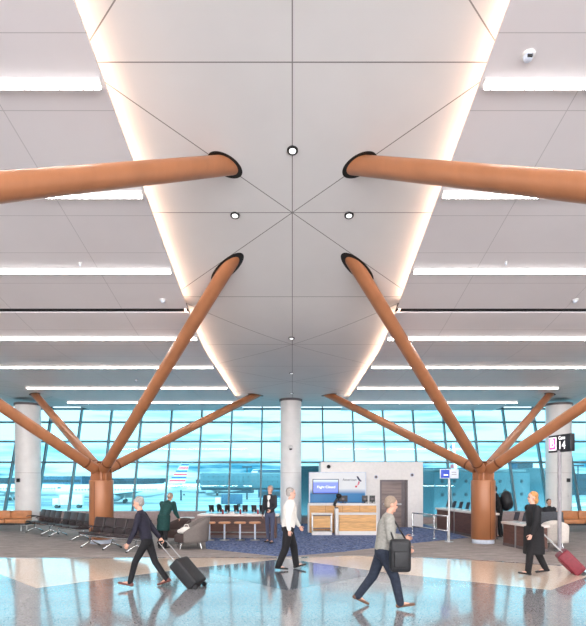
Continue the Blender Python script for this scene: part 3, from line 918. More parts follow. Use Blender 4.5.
def lounge_chair(X, Y, rz, shell, seat, lab, w=0.86, h=0.86, d=0.80):
    """tub chair opening towards local +X: curved shell, seat cushion, thin legs"""
    t = thing('lounge_chair', lab, 'armchair', (X, Y, 0.006), rz, 'tub armchairs')
    N = 28; mb = MB(); vs = []; ro = w / 2; th = 0.09
    rows = 5
    for i in range(N + 1):
        a = math.radians(62) + (2 * PI - 2 * math.radians(62)) * i / N
        u = abs(i / N - 0.5) * 2
        top = h - (h - 0.52) * (u ** 1.8)
        for j in range(rows + 1):
            z = 0.20 + (top - 0.20) * j / rows
            fl = 1.0 + 0.10 * (z - 0.2)
            vs.append(Vector((math.cos(a) * ro * fl * d / w * 1.05, math.sin(a) * ro * fl, z)))
        for j in range(rows, -1, -1):
            z = 0.20 + (top - 0.20) * j / rows
            fl = 1.0 + 0.10 * (z - 0.2)
            vs.append(Vector((math.cos(a) * (ro * fl - th) * d / w * 1.05, math.sin(a) * (ro * fl - th), z + (0.012 if j == rows else 0))))
    R = 2 * (rows + 1); fs = []
    for i in range(N):
        for j in range(R): fs.append([i * R + j, (i + 1) * R + j, (i + 1) * R + (j + 1) % R, i * R + (j + 1) % R])
    fs.append(list(range(R))); fs.append([N * R + j for j in range(R)][::-1])
    mb._add(vs, fs, None, True).build('shell', shell, t)
    MB().lathe([(0.0, 0.20), (ro * 0.86, 0.20), (ro * 0.90, 0.24), (ro * 0.88, 0.38), (ro * 0.78, 0.43), (0.0, 0.44)], n=32).build('seat_cushion', seat, t)
    for a in (0.7, 2.3, -0.7, -2.3):
        MB().cyl((math.cos(a) * ro * 0.72, math.sin(a) * ro * 0.72, 0.21), (math.cos(a) * ro * 0.85, math.sin(a) * ro * 0.85, 0.0), 0.016, n=10).build('leg', M['chrome'], t)
    return t
lounge_chair(fx(189, 15.6), 15.75, math.radians(200), M['greyfabric'], M['darkfabric'], 'grey tub armchair with dark seat beside the person in green', 1.05, 0.92, 1.05)
lounge_chair(fx(176, 16.8), 17.0, math.radians(235), M['darkfabric'], M['darkfabric'], 'dark brown tub armchair behind the person in the green coat', 0.85, 0.80, 0.82)
lounge_chair(fx(556, 15.5), 15.55, math.radians(60), M['creamfabric'], M['creamfabric'], 'cream tub armchair behind the gate 14 sign pole', 0.72, 0.86, 0.72)
t = thing('tote_bag', 'white crumpled bag lying on the seat of the grey armchair', 'bag', (fx(185.5, 15.6), 15.65, 0.446))
b = MB().ell((0, 0, 0.10), (0.20, 0.13, 0.11)).ell((-0.12, 0.02, 0.07), (0.15, 0.11, 0.08)).build('bag_body', M['shirt'], t); fuse(b, 0.015)
MB().tube([(-0.08, 0, 0.15), (-0.03, 0, 0.27), (0.06, 0, 0.28), (0.10, 0, 0.17)], 0.012, 8).build('handle', M['shirt'], t)
t = thing('side_table', 'small tan side table standing by the window left of the long counter', 'table', (fx(187, 20.8), 20.8, 0.006))
MB().lathe([(0.0, 0.54), (0.30, 0.54), (0.30, 0.58), (0.0, 0.58)]).build('table_top', M['white'], t)
MB().lathe([(0.0, 0.02), (0.17, 0.02), (0.17, 0.54), (0.0, 0.54)]).build('pedestal', M['wood'], t)
MB().lathe([(0.0, 0.0), (0.2, 0.0), (0.2, 0.02), (0.0, 0.02)]).build('base', M['frame'], t)

# high backed grey chair seen from behind, and the chair of the seated person
def high_chair(X, Y, rz, lab, m):
    t = thing('high_back_chair', lab, 'chair', (X, Y, 0.006), rz, 'grey high back chairs')
    MB().box((0, 0, 0.33), (0.70, 0.62, 0.16), bev=0.04).build('seat', m, t)
    MB().box((0, 0.32, 0.60), (0.86, 0.10, 0.86), bev=0.045).build('backrest', m, t)
    for s in (-1, 1):
        MB().box((s * 0.38, 0.02, 0.46), (0.09, 0.60, 0.36), bev=0.03).build('arm', m, t)
        for y in (-0.24, 0.26): MB().cyl((s * 0.32, y, 0.0), (s * 0.32, y, 0.29), 0.02, n=10).build('leg', M['steel'], t)
    return t
high_chair(fx(545, 17.2), 17.2, PI, 'charcoal high back chair seen from behind, beside the sign pole', M['charfabric'])
high_chair(fx(549, 19.3), 19.3, 0, 'charcoal chair holding the seated dark haired person', M['charfabric'])

# ------------------------------------------------------------------ rail and signs
r0, r1 = (fx(412.5, 19.3), 19.3), (fx(448.6, 17.5), 17.5)
t = thing('queue_rail', 'low steel rail with two bars at the edge of the blue carpet', 'railing', (0, 0, 0.010))
zt, zl = 0.84, 0.34
def lerp(k): return (r0[0] + (r1[0] - r0[0]) * k, r0[1] + (r1[1] - r0[1]) * k)
for z, nm in ((zt, 'top_rail'), (zl, 'lower_rail')):
    MB().tube([(r0[0], r0[1], z), (r1[0], r1[1], z)], 0.026, 12).build(nm, M['chrome'], t)
for k in (0, 0.62, 0.97):
    p = lerp(k)
    MB().cyl((p[0], p[1], 0), (p[0], p[1], zt + 0.02), 0.026, n=14).cyl((p[0], p[1], 0), (p[0], p[1], 0.02), 0.09, n=20).build('post', M['chrome'], t)
p = (fx(449, 17.3), 17.3)
t = thing('lane_sign', 'tall steel post with blue and white lane sign at the rail end', 'sign', (p[0] - 0.0, p[1], 0.006))
MB().cyl((0, 0, 0), (0, 0, 2.14), 0.036, n=16).build('post', M['steel'], t)
MB().cyl((0, 0, 0), (0, 0, 0.02), 0.14, n=24).build('base', M['steel'], t)
zs = fz(474, 17.3)
MB().box((-0.14, -0.03, zs), (0.28, 0.05, 0.27), bev=0.01).build('blue_panel', M['signblue'], t)
MB().box((0.15, -0.03, zs), (0.30, 0.05, 0.27), bev=0.01).build('white_panel', M['signpale'], t)
MB().box((0.0, -0.025, zs), (0.62, 0.03, 0.31), bev=0.008).build('frame', M['signpale'], t)
MB().box((-0.12, -0.058, zs - 0.04), (0.14, 0.006, 0.03)).build('white_bar', M['signwhite'], t)
for i in range(2): MB().box((0.15, -0.058, zs + 0.05 - i * 0.07), (0.16, 0.006, 0.016)).build('print_line', M['frame'], t)

# gate sign: faces the middle of the hall, so it is seen sideways on
SY = 15.0
sx_ = fx(559.5, SY)
t = thing('gate_sign', 'black lit gate sign with pink B and number 14 on tall pole', 'sign', (sx_, SY, 0.006))
MB().cyl((0, 0, 0), (0, 0, 2.90), 0.055, n=20).build('pole', M['polegrey'], t)
MB().cyl((0, 0, 0), (0, 0, 0.03), 0.16, n=28).build('base', M['steel'], t)
SL, SH, SZ = 0.98, 0.50, fz(443.6, SY)
cab = bpy.data.objects.new('sign_cabinet', None)
rz = math.radians(-82)     # local -Y is the face; turned to look towards -X
B_ = MB().box((0, 0, 0), (SL, 0.14, SH), bev=0.012).build('cabinet', M['signblack'], t, (0.05, 0.0, SZ), (0, 0, rz))
MB().box((-SL / 2 + 0.20, -0.072, 0.0), (0.34, 0.012, 0.38), bev=0.004).build('pink_panel', M['signwhite'], B_)
MB().box((-SL / 2 + 0.20, -0.077, 0.0), (0.29, 0.012, 0.33), bev=0.004).build('pink_square', M['signpink'], B_)
text('B', 0.36, M['signwhite'], B_, (-SL / 2 + 0.20, -0.086, 0.0), (PI / 2, 0, 0))
text('14', 0.33, M['signwhite'], B_, (0.13, -0.076, -0.07), (PI / 2, 0, 0))
text('Gate', 0.15, M['signwhite'], B_, (0.13, -0.076, 0.15), (PI / 2, 0, 0))
bpy.data.objects.remove(cab)

# ------------------------------------------------------------------ people
def person(lab, loc, rz, H, lean, legs, arms, jacket, trousers, shoes, hair, skin='skin', side_lean=0.0, coat=None,
           hairlong=False, seated=False, head_turn=0.0, head_pitch=0.0, collar=None, cap=None, bulk=1.0, z0=None):
    """figure in local frame: +X forward, +Y left. legs/arms: (left, right); angles in degrees, positive = forward"""
    root = thing('person', lab, 'person', loc, rz)
    R = math.radians
    t = Vector((math.sin(R(lean)), math.sin(R(side_lean)), math.cos(R(lean)))).normalized()
    Y = Vector((0, 1, 0)); fwd = Y.cross(t).normalized()
    pel = Vector((0, 0, 0))
    def dirn(a, ab=0.0): return Vector((math.sin(R(a)) * math.cos(R(ab)), math.sin(R(ab)), -math.cos(R(a)) * math.cos(R(ab))))
    J = {}
    for sd, k in (('L', 0), ('R', 1)):
        s = 1 if sd == 'L' else -1
        th, sh, pitch = legs[k]
        J['hip' + sd] = pel + Y * (s * 0.052 * H) + t * (-0.01 * H)
        J['knee' + sd] = J['hip' + sd] + dirn(th, 2 * s) * 0.245 * H
        J['ank' + sd] = J['knee' + sd] + dirn(sh) * 0.235 * H
        f = Vector((math.cos(R(pitch)), 0.12 * s, math.sin(R(pitch))))
        J['f' + sd] = f
        J['up' + sd] = Vector((-math.sin(R(pitch)), 0, math.cos(R(pitch))))
        J['toe' + sd] = J['ank' + sd] + f * 0.115 * H - J['up' + sd] * 0.025 * H
        J['heel' + sd] = J['ank' + sd] - f * 0.03 * H - J['up' + sd] * 0.03 * H
    low = min(min(J['toe' + s].z, J['heel' + s].z) for s in 'LR') - 0.012 * H
    off = Vector((0, 0, -low if z0 is None else z0))
    for k in list(J):
        if k[0] not in 'fu': J[k] = J[k] + off
    pel = pel + off
    chest = pel + t * 0.225 * H; nb = pel + t * 0.318 * H
    hd = (t + Vector((math.sin(R(head_pitch)), 0, 0)) * 1.0 + Vector((0, 0, 0.5))).normalized()
    ht = nb + hd * 0.05 * H
    hc = nb + hd * 0.108 * H
    b = bulk
    # --- body
    m = MB()
    m.limb(pel, pel + t * 0.10 * H, (0.078 * H * b, 0.055 * H * b), (0.07 * H * b, 0.052 * H * b))
    m.limb(pel + t * 0.08 * H, chest, (0.07 * H * b, 0.052 * H * b), (0.088 * H * b, 0.06 * H * b))
    m.limb(chest, pel + t * 0.285 * H, (0.088 * H * b, 0.058 * H * b), (0.075 * H * b, 0.042 * H * b))
    m.limb(pel + t * 0.28 * H, ht + hd * 0.02 * H, 0.036 * H, 0.031 * H)
    hands = []
    for sd, k in (('L', 0), ('R', 1)):
        s = 1 if sd == 'L' else -1
        ua, fa, ab = arms[k][:3]
        shd = pel + t * 0.29 * H + Y * (s * 0.098 * H * b)
        el = shd + dirn(ua, s * ab) * 0.17 * H
        fo = dirn(fa, s * (arms[k][3] if len(arms[k]) > 3 else ab * 0.3))
        wr = el + fo * 0.145 * H
        J['sh' + sd], J['el' + sd], J['wr' + sd] = shd, el, wr
        m.limb(shd, el, 0.029 * H, 0.023 * H); m.limb(el, wr, 0.024 * H, 0.0155 * H)
        # hand: palm, four unequal curled fingers, thumb from the side of the palm
        thumbside = (dirn(fa + 90) - fo * dirn(fa + 90).dot(fo)).normalized()
        inn = fo.cross(thumbside) * 1.0
        if inn.dot(Vector((0, -s, 0))) < 0: inn = -inn
        palm = wr + fo * 0.048 * H
        m.limb(wr, palm, (0.015 * H, 0.009 * H), (0.021 * H, 0.008 * H), side=thumbside)
        for q, (o_, L) in enumerate(((0.016, 0.036), (0.0055, 0.041), (-0.005, 0.038), (-0.0155, 0.030))):
            a0 = palm + thumbside * o_ * H - fo * 0.004 * H
            a1 = a0 + (fo + inn * 0.35).normalized() * L * 0.5 * H
            a2 = a1 + (fo * 0.6 + inn * 0.8).normalized() * L * 0.5 * H
            m.limb(a0, a1, 0.0054 * H, 0.005 * H, n=8); m.limb(a1, a2, 0.005 * H, 0.0044 * H, n=8)
        b0 = wr + fo * 0.016 * H + thumbside * 0.013 * H
        b1 = b0 + (fo * 0.65 + thumbside * 0.7 + inn * 0.3).normalized() * 0.028 * H
        b2 = b1 + (fo * 0.9 + thumbside * 0.15 + inn * 0.4).normalized() * 0.022 * H
        m.limb(b0, b1, 0.0066 * H, 0.006 * H, n=8); m.limb(b1, b2, 0.006 * H, 0.005 * H, n=8)
        hands.append(palm + inn * 0.012 * H)
        m.limb(J['hip' + sd], J['knee' + sd], 0.044 * H * b, 0.030 * H * b)
        m.limb(J['knee' + sd], J['ank' + sd], 0.030 * H * b, 0.020 * H)
        m.limb(J['ank' + sd], J['toe' + sd] - J['f' + sd] * 0.02 * H, 0.019 * H, 0.014 * H)
    # head: skull, jaw, nose, ears, in its own frame
    hx = Vector((math.cos(R(head_turn)), math.sin(R(head_turn)), 0)); hx = (hx - hd * hx.dot(hd)).normalized(); hy = hd.cross(hx)
    HM = Matrix(((hx.x, hy.x, hd.x, hc.x), (hx.y, hy.y, hd.y, hc.y), (hx.z, hy.z, hd.z, hc.z), (0, 0, 0, 1)))
    h = H
    m.ell((-0.006 * h, 0, 0.012 * h), (0.055 * h, 0.044 * h, 0.054 * h), HM, 18)
    m.ell((0.012 * h, 0, -0.026 * h), (0.038 * h, 0.034 * h, 0.043 * h), HM, 16)
    m.ell((0.050 * h, 0, -0.012 * h), (0.012 * h, 0.008 * h, 0.014 * h), HM, 10)
    m.ell((0.040 * h, 0, -0.052 * h), (0.013 * h, 0.014 * h, 0.011 * h), HM, 10)
    for s in (-1, 1): m.ell((-0.004 * h, s * 0.044 * h, -0.004 * h), (0.011 * h, 0.007 * h, 0.018 * h), HM, 10)
    body = fuse(m.build('body', M[skin], root), 0.0085, 3)
    for s in (-1, 1): MB().ell((0.0455 * h, s * 0.018 * h, 0.004 * h), (0.006 * h, 0.008 * h, 0.005 * h), HM, 10).build('eye', M['eye'], root)
    MB().ell((0.047 * h, 0, -0.034 * h), (0.005 * h, 0.014 * h, 0.004 * h), HM, 10).build('mouth', M['lips'], root)
    # --- hair
    if hair:
        g = MB(); g.ell((-0.017 * h, 0, 0.024 * h), (0.055 * h, 0.050 * h, 0.053 * h), HM, 18)
        g.ell((-0.028 * h, 0, -0.002 * h), (0.040 * h, 0.047 * h, 0.045 * h), HM, 16)
        if hairlong:
            g.ell((-0.035 * h, 0, -0.03 * h), (0.034 * h, 0.052 * h, 0.06 * h), HM, 14)
        fuse(g.build('hair', M[hair], root), 0.010, 2)
    if cap:
        g = MB(); g.ell((-0.008 * h, 0, 0.034 * h), (0.062 * h, 0.054 * h, 0.046 * h), HM, 18)
        fuse(g.build('hat', M[cap], root), 0.010, 2)
    # --- trousers
    g = MB(); e = 0.010 * H
    g.limb(pel + t * -0.012 * H, pel + t * 0.06 * H, (0.084 * H * b, 0.064 * H * b), (0.080 * H * b, 0.060 * H * b))
    for sd in 'LR':
        g.limb(J['hip' + sd], J['knee' + sd], 0.051 * H * b, 0.038 * H * b)
        g.limb(J['knee' + sd], J['ank' + sd] + Vector((0, 0, 0.002 * H)), 0.038 * H * b, 0.031 * H * b)
    fuse(g.build('trousers', M[trousers], root), 0.013, 4)
    # --- upper garment
    g = MB()
    g.limb(pel + t * 0.03 * H, pel + t * 0.12 * H, (0.088 * H * b, 0.068 * H * b), (0.084 * H * b, 0.066 * H * b))
    g.limb(pel + t * 0.10 * H, chest, (0.084 * H * b, 0.066 * H * b), (0.100 * H * b, 0.073 * H * b))
    g.limb(chest, pel + t * 0.285 * H, (0.100 * H * b, 0.072 * H * b), (0.078 * H * b, 0.052 * H * b))
    g.limb(pel + t * 0.27 * H, nb + hd * 0.006 * H, 0.046 * H, 0.040 * H)
    for sd in 'LR':
        g.limb(J['sh' + sd], J['el' + sd], 0.040 * H * b, 0.033 * H * b)
        w = J['wr' + sd]; g.limb(J['el' + sd], w + (J['el' + sd] - w) * 0.06, 0.034 * H * b, 0.026 * H)
    if coat:      # long coat skirt: coat = (length below the hips, flare)
        ln, fl = coat
        mid = (J['kneeL'] + J['kneeR']) / 2
        end = pel + Vector(((mid.x - pel.x) * 0.35, 0, -ln * H))
        g.cyl(pel + t * 0.07 * H, end + Vector((0, 0, -0.06 * H)), 0.094 * H * b, max(fl * 0.92, 0.094 * b) * H, n=28)
    fuse(g.build('coat' if coat else 'jacket' if jacket in ('navy', 'charcoal', 'blackcloth') else 'sweater' if jacket == 'sweater' else 'shirt', M[jacket], root), 0.013, 5)
    if collar:    # shirt front showing in an open jacket
        g = MB()
        up = chest + t * 0.085 * H + fwd * 0.050 * H
        g.limb(up, pel + t * 0.12 * H + fwd * 0.068 * H, (0.034 * H, 0.012 * H), (0.020 * H, 0.010 * H))
        g.build('shirt_front', M[collar], root)
    # --- shoes
    for sd in 'LR':
        g = MB(); a, tt, hl, up = J['ank' + sd], J['toe' + sd], J['heel' + sd], J['up' + sd]
        lowp = -up * 0.004 * H
        g.limb(hl + up * 0.010 * H, tt + up * 0.004 * H, (0.026 * H, 0.016 * H), (0.026 * H, 0.013 * H))
        g.limb(a + up * 0.006 * H, hl + up * 0.014 * H + J['f' + sd] * 0.01 * H, 0.027 * H, 0.024 * H)
        fuse(g.build('shoe', M[shoes], root), 0.011, 3)
    root['_h'] = 1; del root['_h']
    mw = Matrix.Translation(Vector(loc)) @ Matrix.Rotation(rz, 4, 'Z')
    return root, [mw @ p for p in hands], mw, J, pel, t


# man in navy pulling a case to the left
a_loc = (fx(147, 9.9), 9.9, 0.0)
pr = person('person in dark navy jacket striding left and pulling a black suitcase', a_loc, PI, 1.72, 13,
            [(28, 14, 12), (-17, -34, -20)], [(12, 26, 10), (-30, -36, 12)], 'navy', 'blackcloth', 'shoe_red', 'h_grey', 'skin', head_pitch=8, bulk=0.97)
navy_hand = pr[1][1]

def suitcase(wheel, hand, m, lab, w=0.42, h=0.60, d=0.24, body_len=None):
    """upright case tipped about its wheels so that the pull handle reaches the hand"""
    wheel, hand = Vector(wheel), Vector(hand)
    v = hand - wheel; L = v.length
    tilt = math.acos(v.z / L)
    rz = math.atan2(v.y, v.x)
    t = thing('suitcase', lab, 'suitcase', wheel, rz, 'wheeled suitcases being pulled')
    rx = (0, tilt, 0)
    e = MB().box((0.02, 0, 0.035 + h / 2), (d, w, h), bev=0.05, seg=3).build('shell', m, t, rot=rx)
    MB().box((d / 2 + 0.025, 0, 0.06 + h * 0.45), (0.03, w - 0.10, h * 0.6), bev=0.012).build('front_pocket', m, t, rot=rx)
    k = MB()
    for s in (-1, 1): k.cyl((0, s * 0.13, h), (0, s * 0.13, L - 0.01), 0.009, n=10)
    k.build('pull_bars', M['steel'], t, rot=rx)
    MB().tube([(0, -0.15, L - 0.01), (0, 0.15, L - 0.01)], 0.017, 10).build('grip', M['dark'], t, rot=rx)
    for s in (-1, 1): MB().cyl((0, s * (w / 2 - 0.06), 0.0), (0, s * (w / 2 - 0.02), 0.0), 0.045, n=18).build('wheel', M['dark'], t, loc=(0, 0, 0.0), rot=rx)
    return t
suitcase((fx(200, 9.85), 9.85, 0.039), navy_hand, M['case_black'], 'black wheeled suitcase trailing behind the person in navy', 0.42, 0.62, 0.25)

# person in green coat, back to us, bending to the right
person('person in dark green coat bending over the armchair, back to camera', (fx(163, 15.6), 15.6, 0.006), math.radians(72), 1.68, 22,
       [(4, -4, 0), (-3, -6, 0)], [(22, 40, 4), (18, 44, 4)], 'greencoat', 'blackcloth', 'shoe_black', 'h_pale', 'skin', side_lean=-6, coat=(0.15, 0.125), head_pitch=35, bulk=1.2)

# man in white shirt walking right
person('person in white shirt and black trousers walking right, mid picture', (fx(288, 11.9), 11.9, 0.0), math.radians(4), 1.84, 6,
       [(18, 8, 12), (-8, -22, -6)], [(14, 34, 8), (-14, 6, 8)], 'shirt', 'blackcloth', 'shoe_black', 'h_grey', 'skin2', bulk=1.28)

# man in dark suit standing at the end of the counter
person('person in open dark suit jacket standing by the long counter', (fx(270, 17.0), 17.0, 0.010), math.radians(-112), 1.83, 0,
       [(8, 2, 0), (-6, -10, 0)], [(16, 62, 10, -14), (2, 14, 8)], 'charcoal', 'slacks', 'shoe_black', 'h_grey', 'skin', collar='shirt', bulk=0.98)

# man in grey sweater walking right
e_loc = (fx(383, 8.3), 8.3, 0.0)
pr = person('person in grey sweater and jeans striding right with black bag', e_loc, math.radians(-4), 1.76, 9,
            [(-20, -36, -26), (24, 12, 10)], [(6, 84, 8), (4, 60, 12)], 'sweater', 'denim', 'shoe_brown', 'h_pale', 'skin', head_pitch=14, bulk=1.2)
sh_e = pr[2] @ pr[3]['shR']
def shoulder_bag(loc, rz, lab, w, h, d, m, strap_to):
    t = thing('shoulder_bag', lab, 'bag', loc, rz)
    b = MB().box((0, 0, -h / 2), (w, d, h), bev=0.07, seg=3).build('bag_body', m, t)
    MB().box((0.0, -d / 2 - 0.015, -h * 0.6), (w * 0.7, 0.05, h * 0.5), bev=0.02).build('pocket', m, t)
    s = Vector(strap_to)
    MB().tube([(-w * 0.3, 0, -0.02), s + Vector((-0.05, 0, -0.04)), s, s + Vector((0.05, 0, -0.04)), (w * 0.3, 0, -0.02)], 0.014, 8).build('strap', m, t)
    return t
bag_at = Vector((fx(399, 8.0), 7.93, 1.13))
shoulder_bag(bag_at, 0.0, 'black bag slung from the shoulder of the person in grey sweater', 0.32, 0.50, 0.19, M['case_black'], sh_e - bag_at + Vector((0, 0, 0.07)))

# woman in black coat walking left
f_loc = (fx(534, 11.2), 11.2, 0.0)
pr = person('person in long black coat walking left and pulling a red case', f_loc, PI, 1.76, 3,
            [(18, 6, 8), (-16, -26, -10)], [(8, 24, 8), (-28, -34, 12)], 'blackcloth', 'blackcloth', 'shoe_black', 'h_blond', 'skin2', coat=(0.205, 0.135), hairlong=True, bulk=1.2)
suitcase((fx(582, 11.25), 11.25, 0.045), pr[1][1], M['case_red'], 'dark red wheeled suitcase behind the person in black coat', 0.40, 0.56, 0.27)

# seated person with black hair
person('person with black hair seated beyond the charcoal chair on the right', (fx(549, 19.2), 19.15, 0.006), -PI / 2, 1.70, -4,
       [(84, 4, 0), (84, 2, 0)], [(20, 70, 6), (20, 70, 6)], 'charcoal', 'blackcloth', 'shoe_black', 'h_black', 'skin', bulk=0.96)

# person half hidden by the right branching column, carrying a backpack
pr = person('person in black jacket with backpack, half hidden behind right branching column', (fx(499.5, 18.8), 18.8, 0.006), math.radians(170), 1.84, 14,
            [(4, -2, 0), (-4, -8, 0)], [(26, 60, 6), (20, 50, 6)], 'blackcloth', 'blackcloth', 'shoe_black', 'h_black', 'skin', head_pitch=10)
mw, J, pel, tt = pr[2], pr[3], pr[4], pr[5]
c = pel + tt * 0.19 * 1.84 + Vector((-0.26, 0, 0.0))
w = mw @ c
t = thing('backpack', 'large round black backpack on the back of the half hidden person', 'backpack', w, math.radians(170))
fuse(MB().ell((-0.05, 0, 0), (0.22, 0.28, 0.38)).ell((-0.15, 0, -0.10), (0.15, 0.21, 0.22)).build('pack_body', M['case_black'], t), 0.02)
MB().tube([(-0.06, 0, 0.36), (-0.02, 0, 0.43), (0.04, 0, 0.34)], 0.014, 8).build('carry_loop', M['case_black'], t)

# ------------------------------------------------------------------ outside
GZ = -4.0
g = MB().box((0, 330, GZ - 0.5), (1500, 590, 1.0)).build('ground_apron', M['apron']); struct(g)

def aircraft(X, Y, rz, lab, livery=True, sc=1.0):
    t = thing('aircraft', lab, 'aircraft', (X, Y, GZ), rz, 'parked aircraft outside')
    t.scale = (sc, sc, sc)
    z = 3.4; r = 1.95
    prof = [(0.05, -17.0), (0.9, -16.4), (1.5, -15.3), (1.85, -13.6), (r, -11.5), (r, 8.0), (1.7, 12.0), (1.0, 16.5), (0.35, 19.5)]
    vs = []; N = 24
    for rr, x in prof:
        up = 0.0 if x < 8 else (x - 8) * 0.10
        for k in range(N):
            a = 2 * PI * k / N
            vs.append(Vector((x, math.cos(a) * rr, z + up + math.sin(a) * rr)))
    fs = [[i * N + k, i * N + (k + 1) % N, (i + 1) * N + (k + 1) % N, (i + 1) * N + k] for i in range(len(prof) - 1) for k in range(N)]
    fs += [list(range(N))[::-1], [(len(prof) - 1) * N + k for k in range(N)]]
    fu = MB()._add(vs, fs, None, True).build('fuselage', M['aircraft'], t)
    wn = MB()
    for s in (-1, 1):
        for i in range(28): wn.box((-11 + i * 0.8, s * (r - 0.02), z + 0.45), (0.30, 0.10, 0.42))
    wn.build('cabin_windows', M['jetdark'], fu)
    ck = MB()
    for s in (-1, 1): ck.box((-15.35, s * 0.75, z + 0.95), (0.9, 0.85, 0.45), rz=s * 0.5)
    ck.build('cockpit_windows', M['jetdark'], fu)
    for s in (-1, 1):
        wv = [(-3, s * 1.5, 2.4), (4.0, s * 1.5, 2.4), (7.5, s * 16.5, 3.6), (5.9, s * 16.5, 3.6)]
        MB()._add([Vector(v) for v in wv] + [Vector((v[0], v[1], v[2] + (0.45 if abs(v[1]) < 2 else 0.15))) for v in wv],
                  [[0, 1, 2, 3], [4, 5, 6, 7], [0, 1, 5, 4], [1, 2, 6, 5], [2, 3, 7, 6], [3, 0, 4, 7]]).build('wing', M['aircraft'], t)
        e = MB().lathe([(0.55, -2.1), (0.95, -2.0), (1.1, -1.0), (1.0, 0.8), (0.6, 1.9), (0.3, 2.2)], mx=Matrix.Translation((-1.0, s * 5.4, 1.55)) @ Matrix.Rotation(PI / 2, 4, 'Y')).build('engine', M['bldglt'], t)
        hv = [(14.3, s * 0.6, 4.4), (17.6, s * 0.6, 4.4), (19.3, s * 6.0, 4.9), (17.9, s * 6.0, 4.9)]
        MB()._add([Vector(v) for v in hv] + [Vector((v[0], v[1], v[2] + 0.18)) for v in hv],
                  [[0, 1, 2, 3], [4, 5, 6, 7], [0, 1, 5, 4], [1, 2, 6, 5], [2, 3, 7, 6], [3, 0, 4, 7]]).build('tailplane', M['aircraft'], t)
        MB().cyl((2.0, s * 3.2, 0.55), (2.0, s * 3.8, 0.55), 0.55, n=18).build('main_wheel', M['dark'], t)
        MB().cyl((2.0, s * 3.4, 0.5), (2.0, s * 3.2, 2.4), 0.14, n=10).build('main_strut', M['steel'], t)
    MB().cyl((-12.5, -0.25, 0.4), (-12.5, 0.25, 0.4), 0.4, n=18).build('nose_wheel', M['dark'], t)
    MB().cyl((-12.5, 0, 0.4), (-12.5, 0, 1.8), 0.12, n=10).build('nose_strut', M['steel'], t)
    fp = [(12.4, 5.4), (14.8, 7.0), (18.0, 11.7), (20.3, 11.7), (19.0, 5.6)]
    def side(pts, hw):
        n = len(pts)
        return MB()._add([Vector((p[0], -hw, p[1])) for p in pts] + [Vector((p[0], hw, p[1])) for p in pts],
                         [list(range(n))[::-1], [n + i for i in range(n)]] + [[i, (i + 1) % n, n + (i + 1) % n, n + i] for i in range(n)])
    fin = side(fp, 0.2).build('tail_fin', M['aircraft'], t)
    for i in range(6):
        z0 = 6.1 + i * 0.95; x0 = 14.1 + (z0 - 6.5) * 0.72
        side([(x0 + 0.3, z0), (19.0 + (z0 - 5.6) * 0.2, z0), (19.05 + (z0 - 5.2) * 0.2, z0 + 0.55), (x0 + 0.7, z0 + 0.55)], 0.23).build('tail_stripe', M['tailblue' if i % 2 else 'tailred'], fin)
    return t
aircraft(fx(118, 150), 150, math.radians(15), 'white aircraft with striped tail outside, above the person in green')
aircraft(fx(212, 230), 232, math.radians(8), 'farther white aircraft outside, above the left end of the long counter')
aircraft(fx(16, 170), 172, math.radians(196), 'white aircraft outside beyond the left seats and white column')
aircraft(fx(522, 46), 58, math.radians(80), 'near white aircraft nose outside, right of the right branching column')
aircraft(fx(486, 225), 225, math.radians(10), 'white aircraft outside, behind the right branching column')

def jet_bridge(X, Y, rz, L, z, lab, up=0.0):
    t = thing('jet_bridge', lab, 'jet bridge', (X, Y, GZ), rz, 'jet bridges outside')
    h = z - GZ
    MB().box((L / 2, 0, h), (L, 2.6, 2.7), bev=0.05).build('tunnel', M['jet'], t)
    w = MB()
    for i in range(int(L / 0.9)):
        for q in (0.0, 0.85): w.cyl((0.6 + i * 0.9, -1.33, h - 0.1 + q), (0.6 + i * 0.9, -1.28, h - 0.1 + q), 0.11, n=12)
    w.build('porthole_row', M['jetdark'], t)
    MB().box((L / 2, 0, h + 1.45), (L * 0.98, 2.2, 0.16)).build('roof_rail', M['bldglt'], t)
    MB().box((L / 2, -1.0, h - 1.5), (L * 0.98, 0.25, 0.35)).build('girder', M['jetdark'], t)
    MB().lathe([(0, h - 1.7), (1.9, h - 1.7), (1.9, h + 1.6), (0, h + 1.7)], c=(L, 0, 0)).build('rotunda', M['jet'], t)
    for s in (-1, 1): MB().cyl((L * 0.72, s * 1.2, h - 1.6), (L * 0.72, s * 1.0, 0.5), 0.16, n=12).build('leg', M['jetdark'], t)
    MB().box((L * 0.72, 0, 0.5), (1.0, 3.0, 0.9), bev=0.2).build('wheel_bogie', M['dark'], t)
    return t
jet_bridge(fx(424, 33), 33.5, math.radians(20), 9.0, 1.3, 'pale jet bridge with round portholes right of the gate wall')
jet_bridge(fx(305, 29), 30.0, math.radians(65), 16.0, 1.4, 'jet bridge seen through the glass left of the gate backdrop')
jet_bridge(fx(200, 95), 95.0, math.radians(10), 22.0, 2.2, 'distant jet bridge outside above the long counter')

def building(x0, x1, Y, ztop, m, lab, depth=14, bands=2):
    X0, X1 = fx(x0, Y), fx(x1, Y)
    t = thing('building', lab, 'building', ((X0 + X1) / 2, Y + depth / 2, GZ))
    h = ztop - GZ; W = X1 - X0
    MB().box((0, 0, h / 2), (W, depth, h)).build('walls', m, t)
    MB().box((0, 0, h + 0.2), (W + 0.8, depth + 0.8, 0.4)).build('roof', M['bldglt'], t)
    for i in range(bands):
        z = h * (i + 0.6) / (bands + 0.2)
        MB().box((0, -depth / 2 - 0.03, z), (W * 0.94, 0.1, h * 0.16)).build('window_band', M['jetdark'], t)
building(-60, 20, 300, fz(478, 300), M['bldg'], 'low dark terminal building at the far left horizon')
building(38, 82, 290, fz(476.5, 290), M['bldg2'], 'blue grey hangar on the horizon between the left column and branching column')
building(84, 160, 310, fz(478.5, 310), M['bldg'], 'long dark terminal on the horizon behind the left branching column')
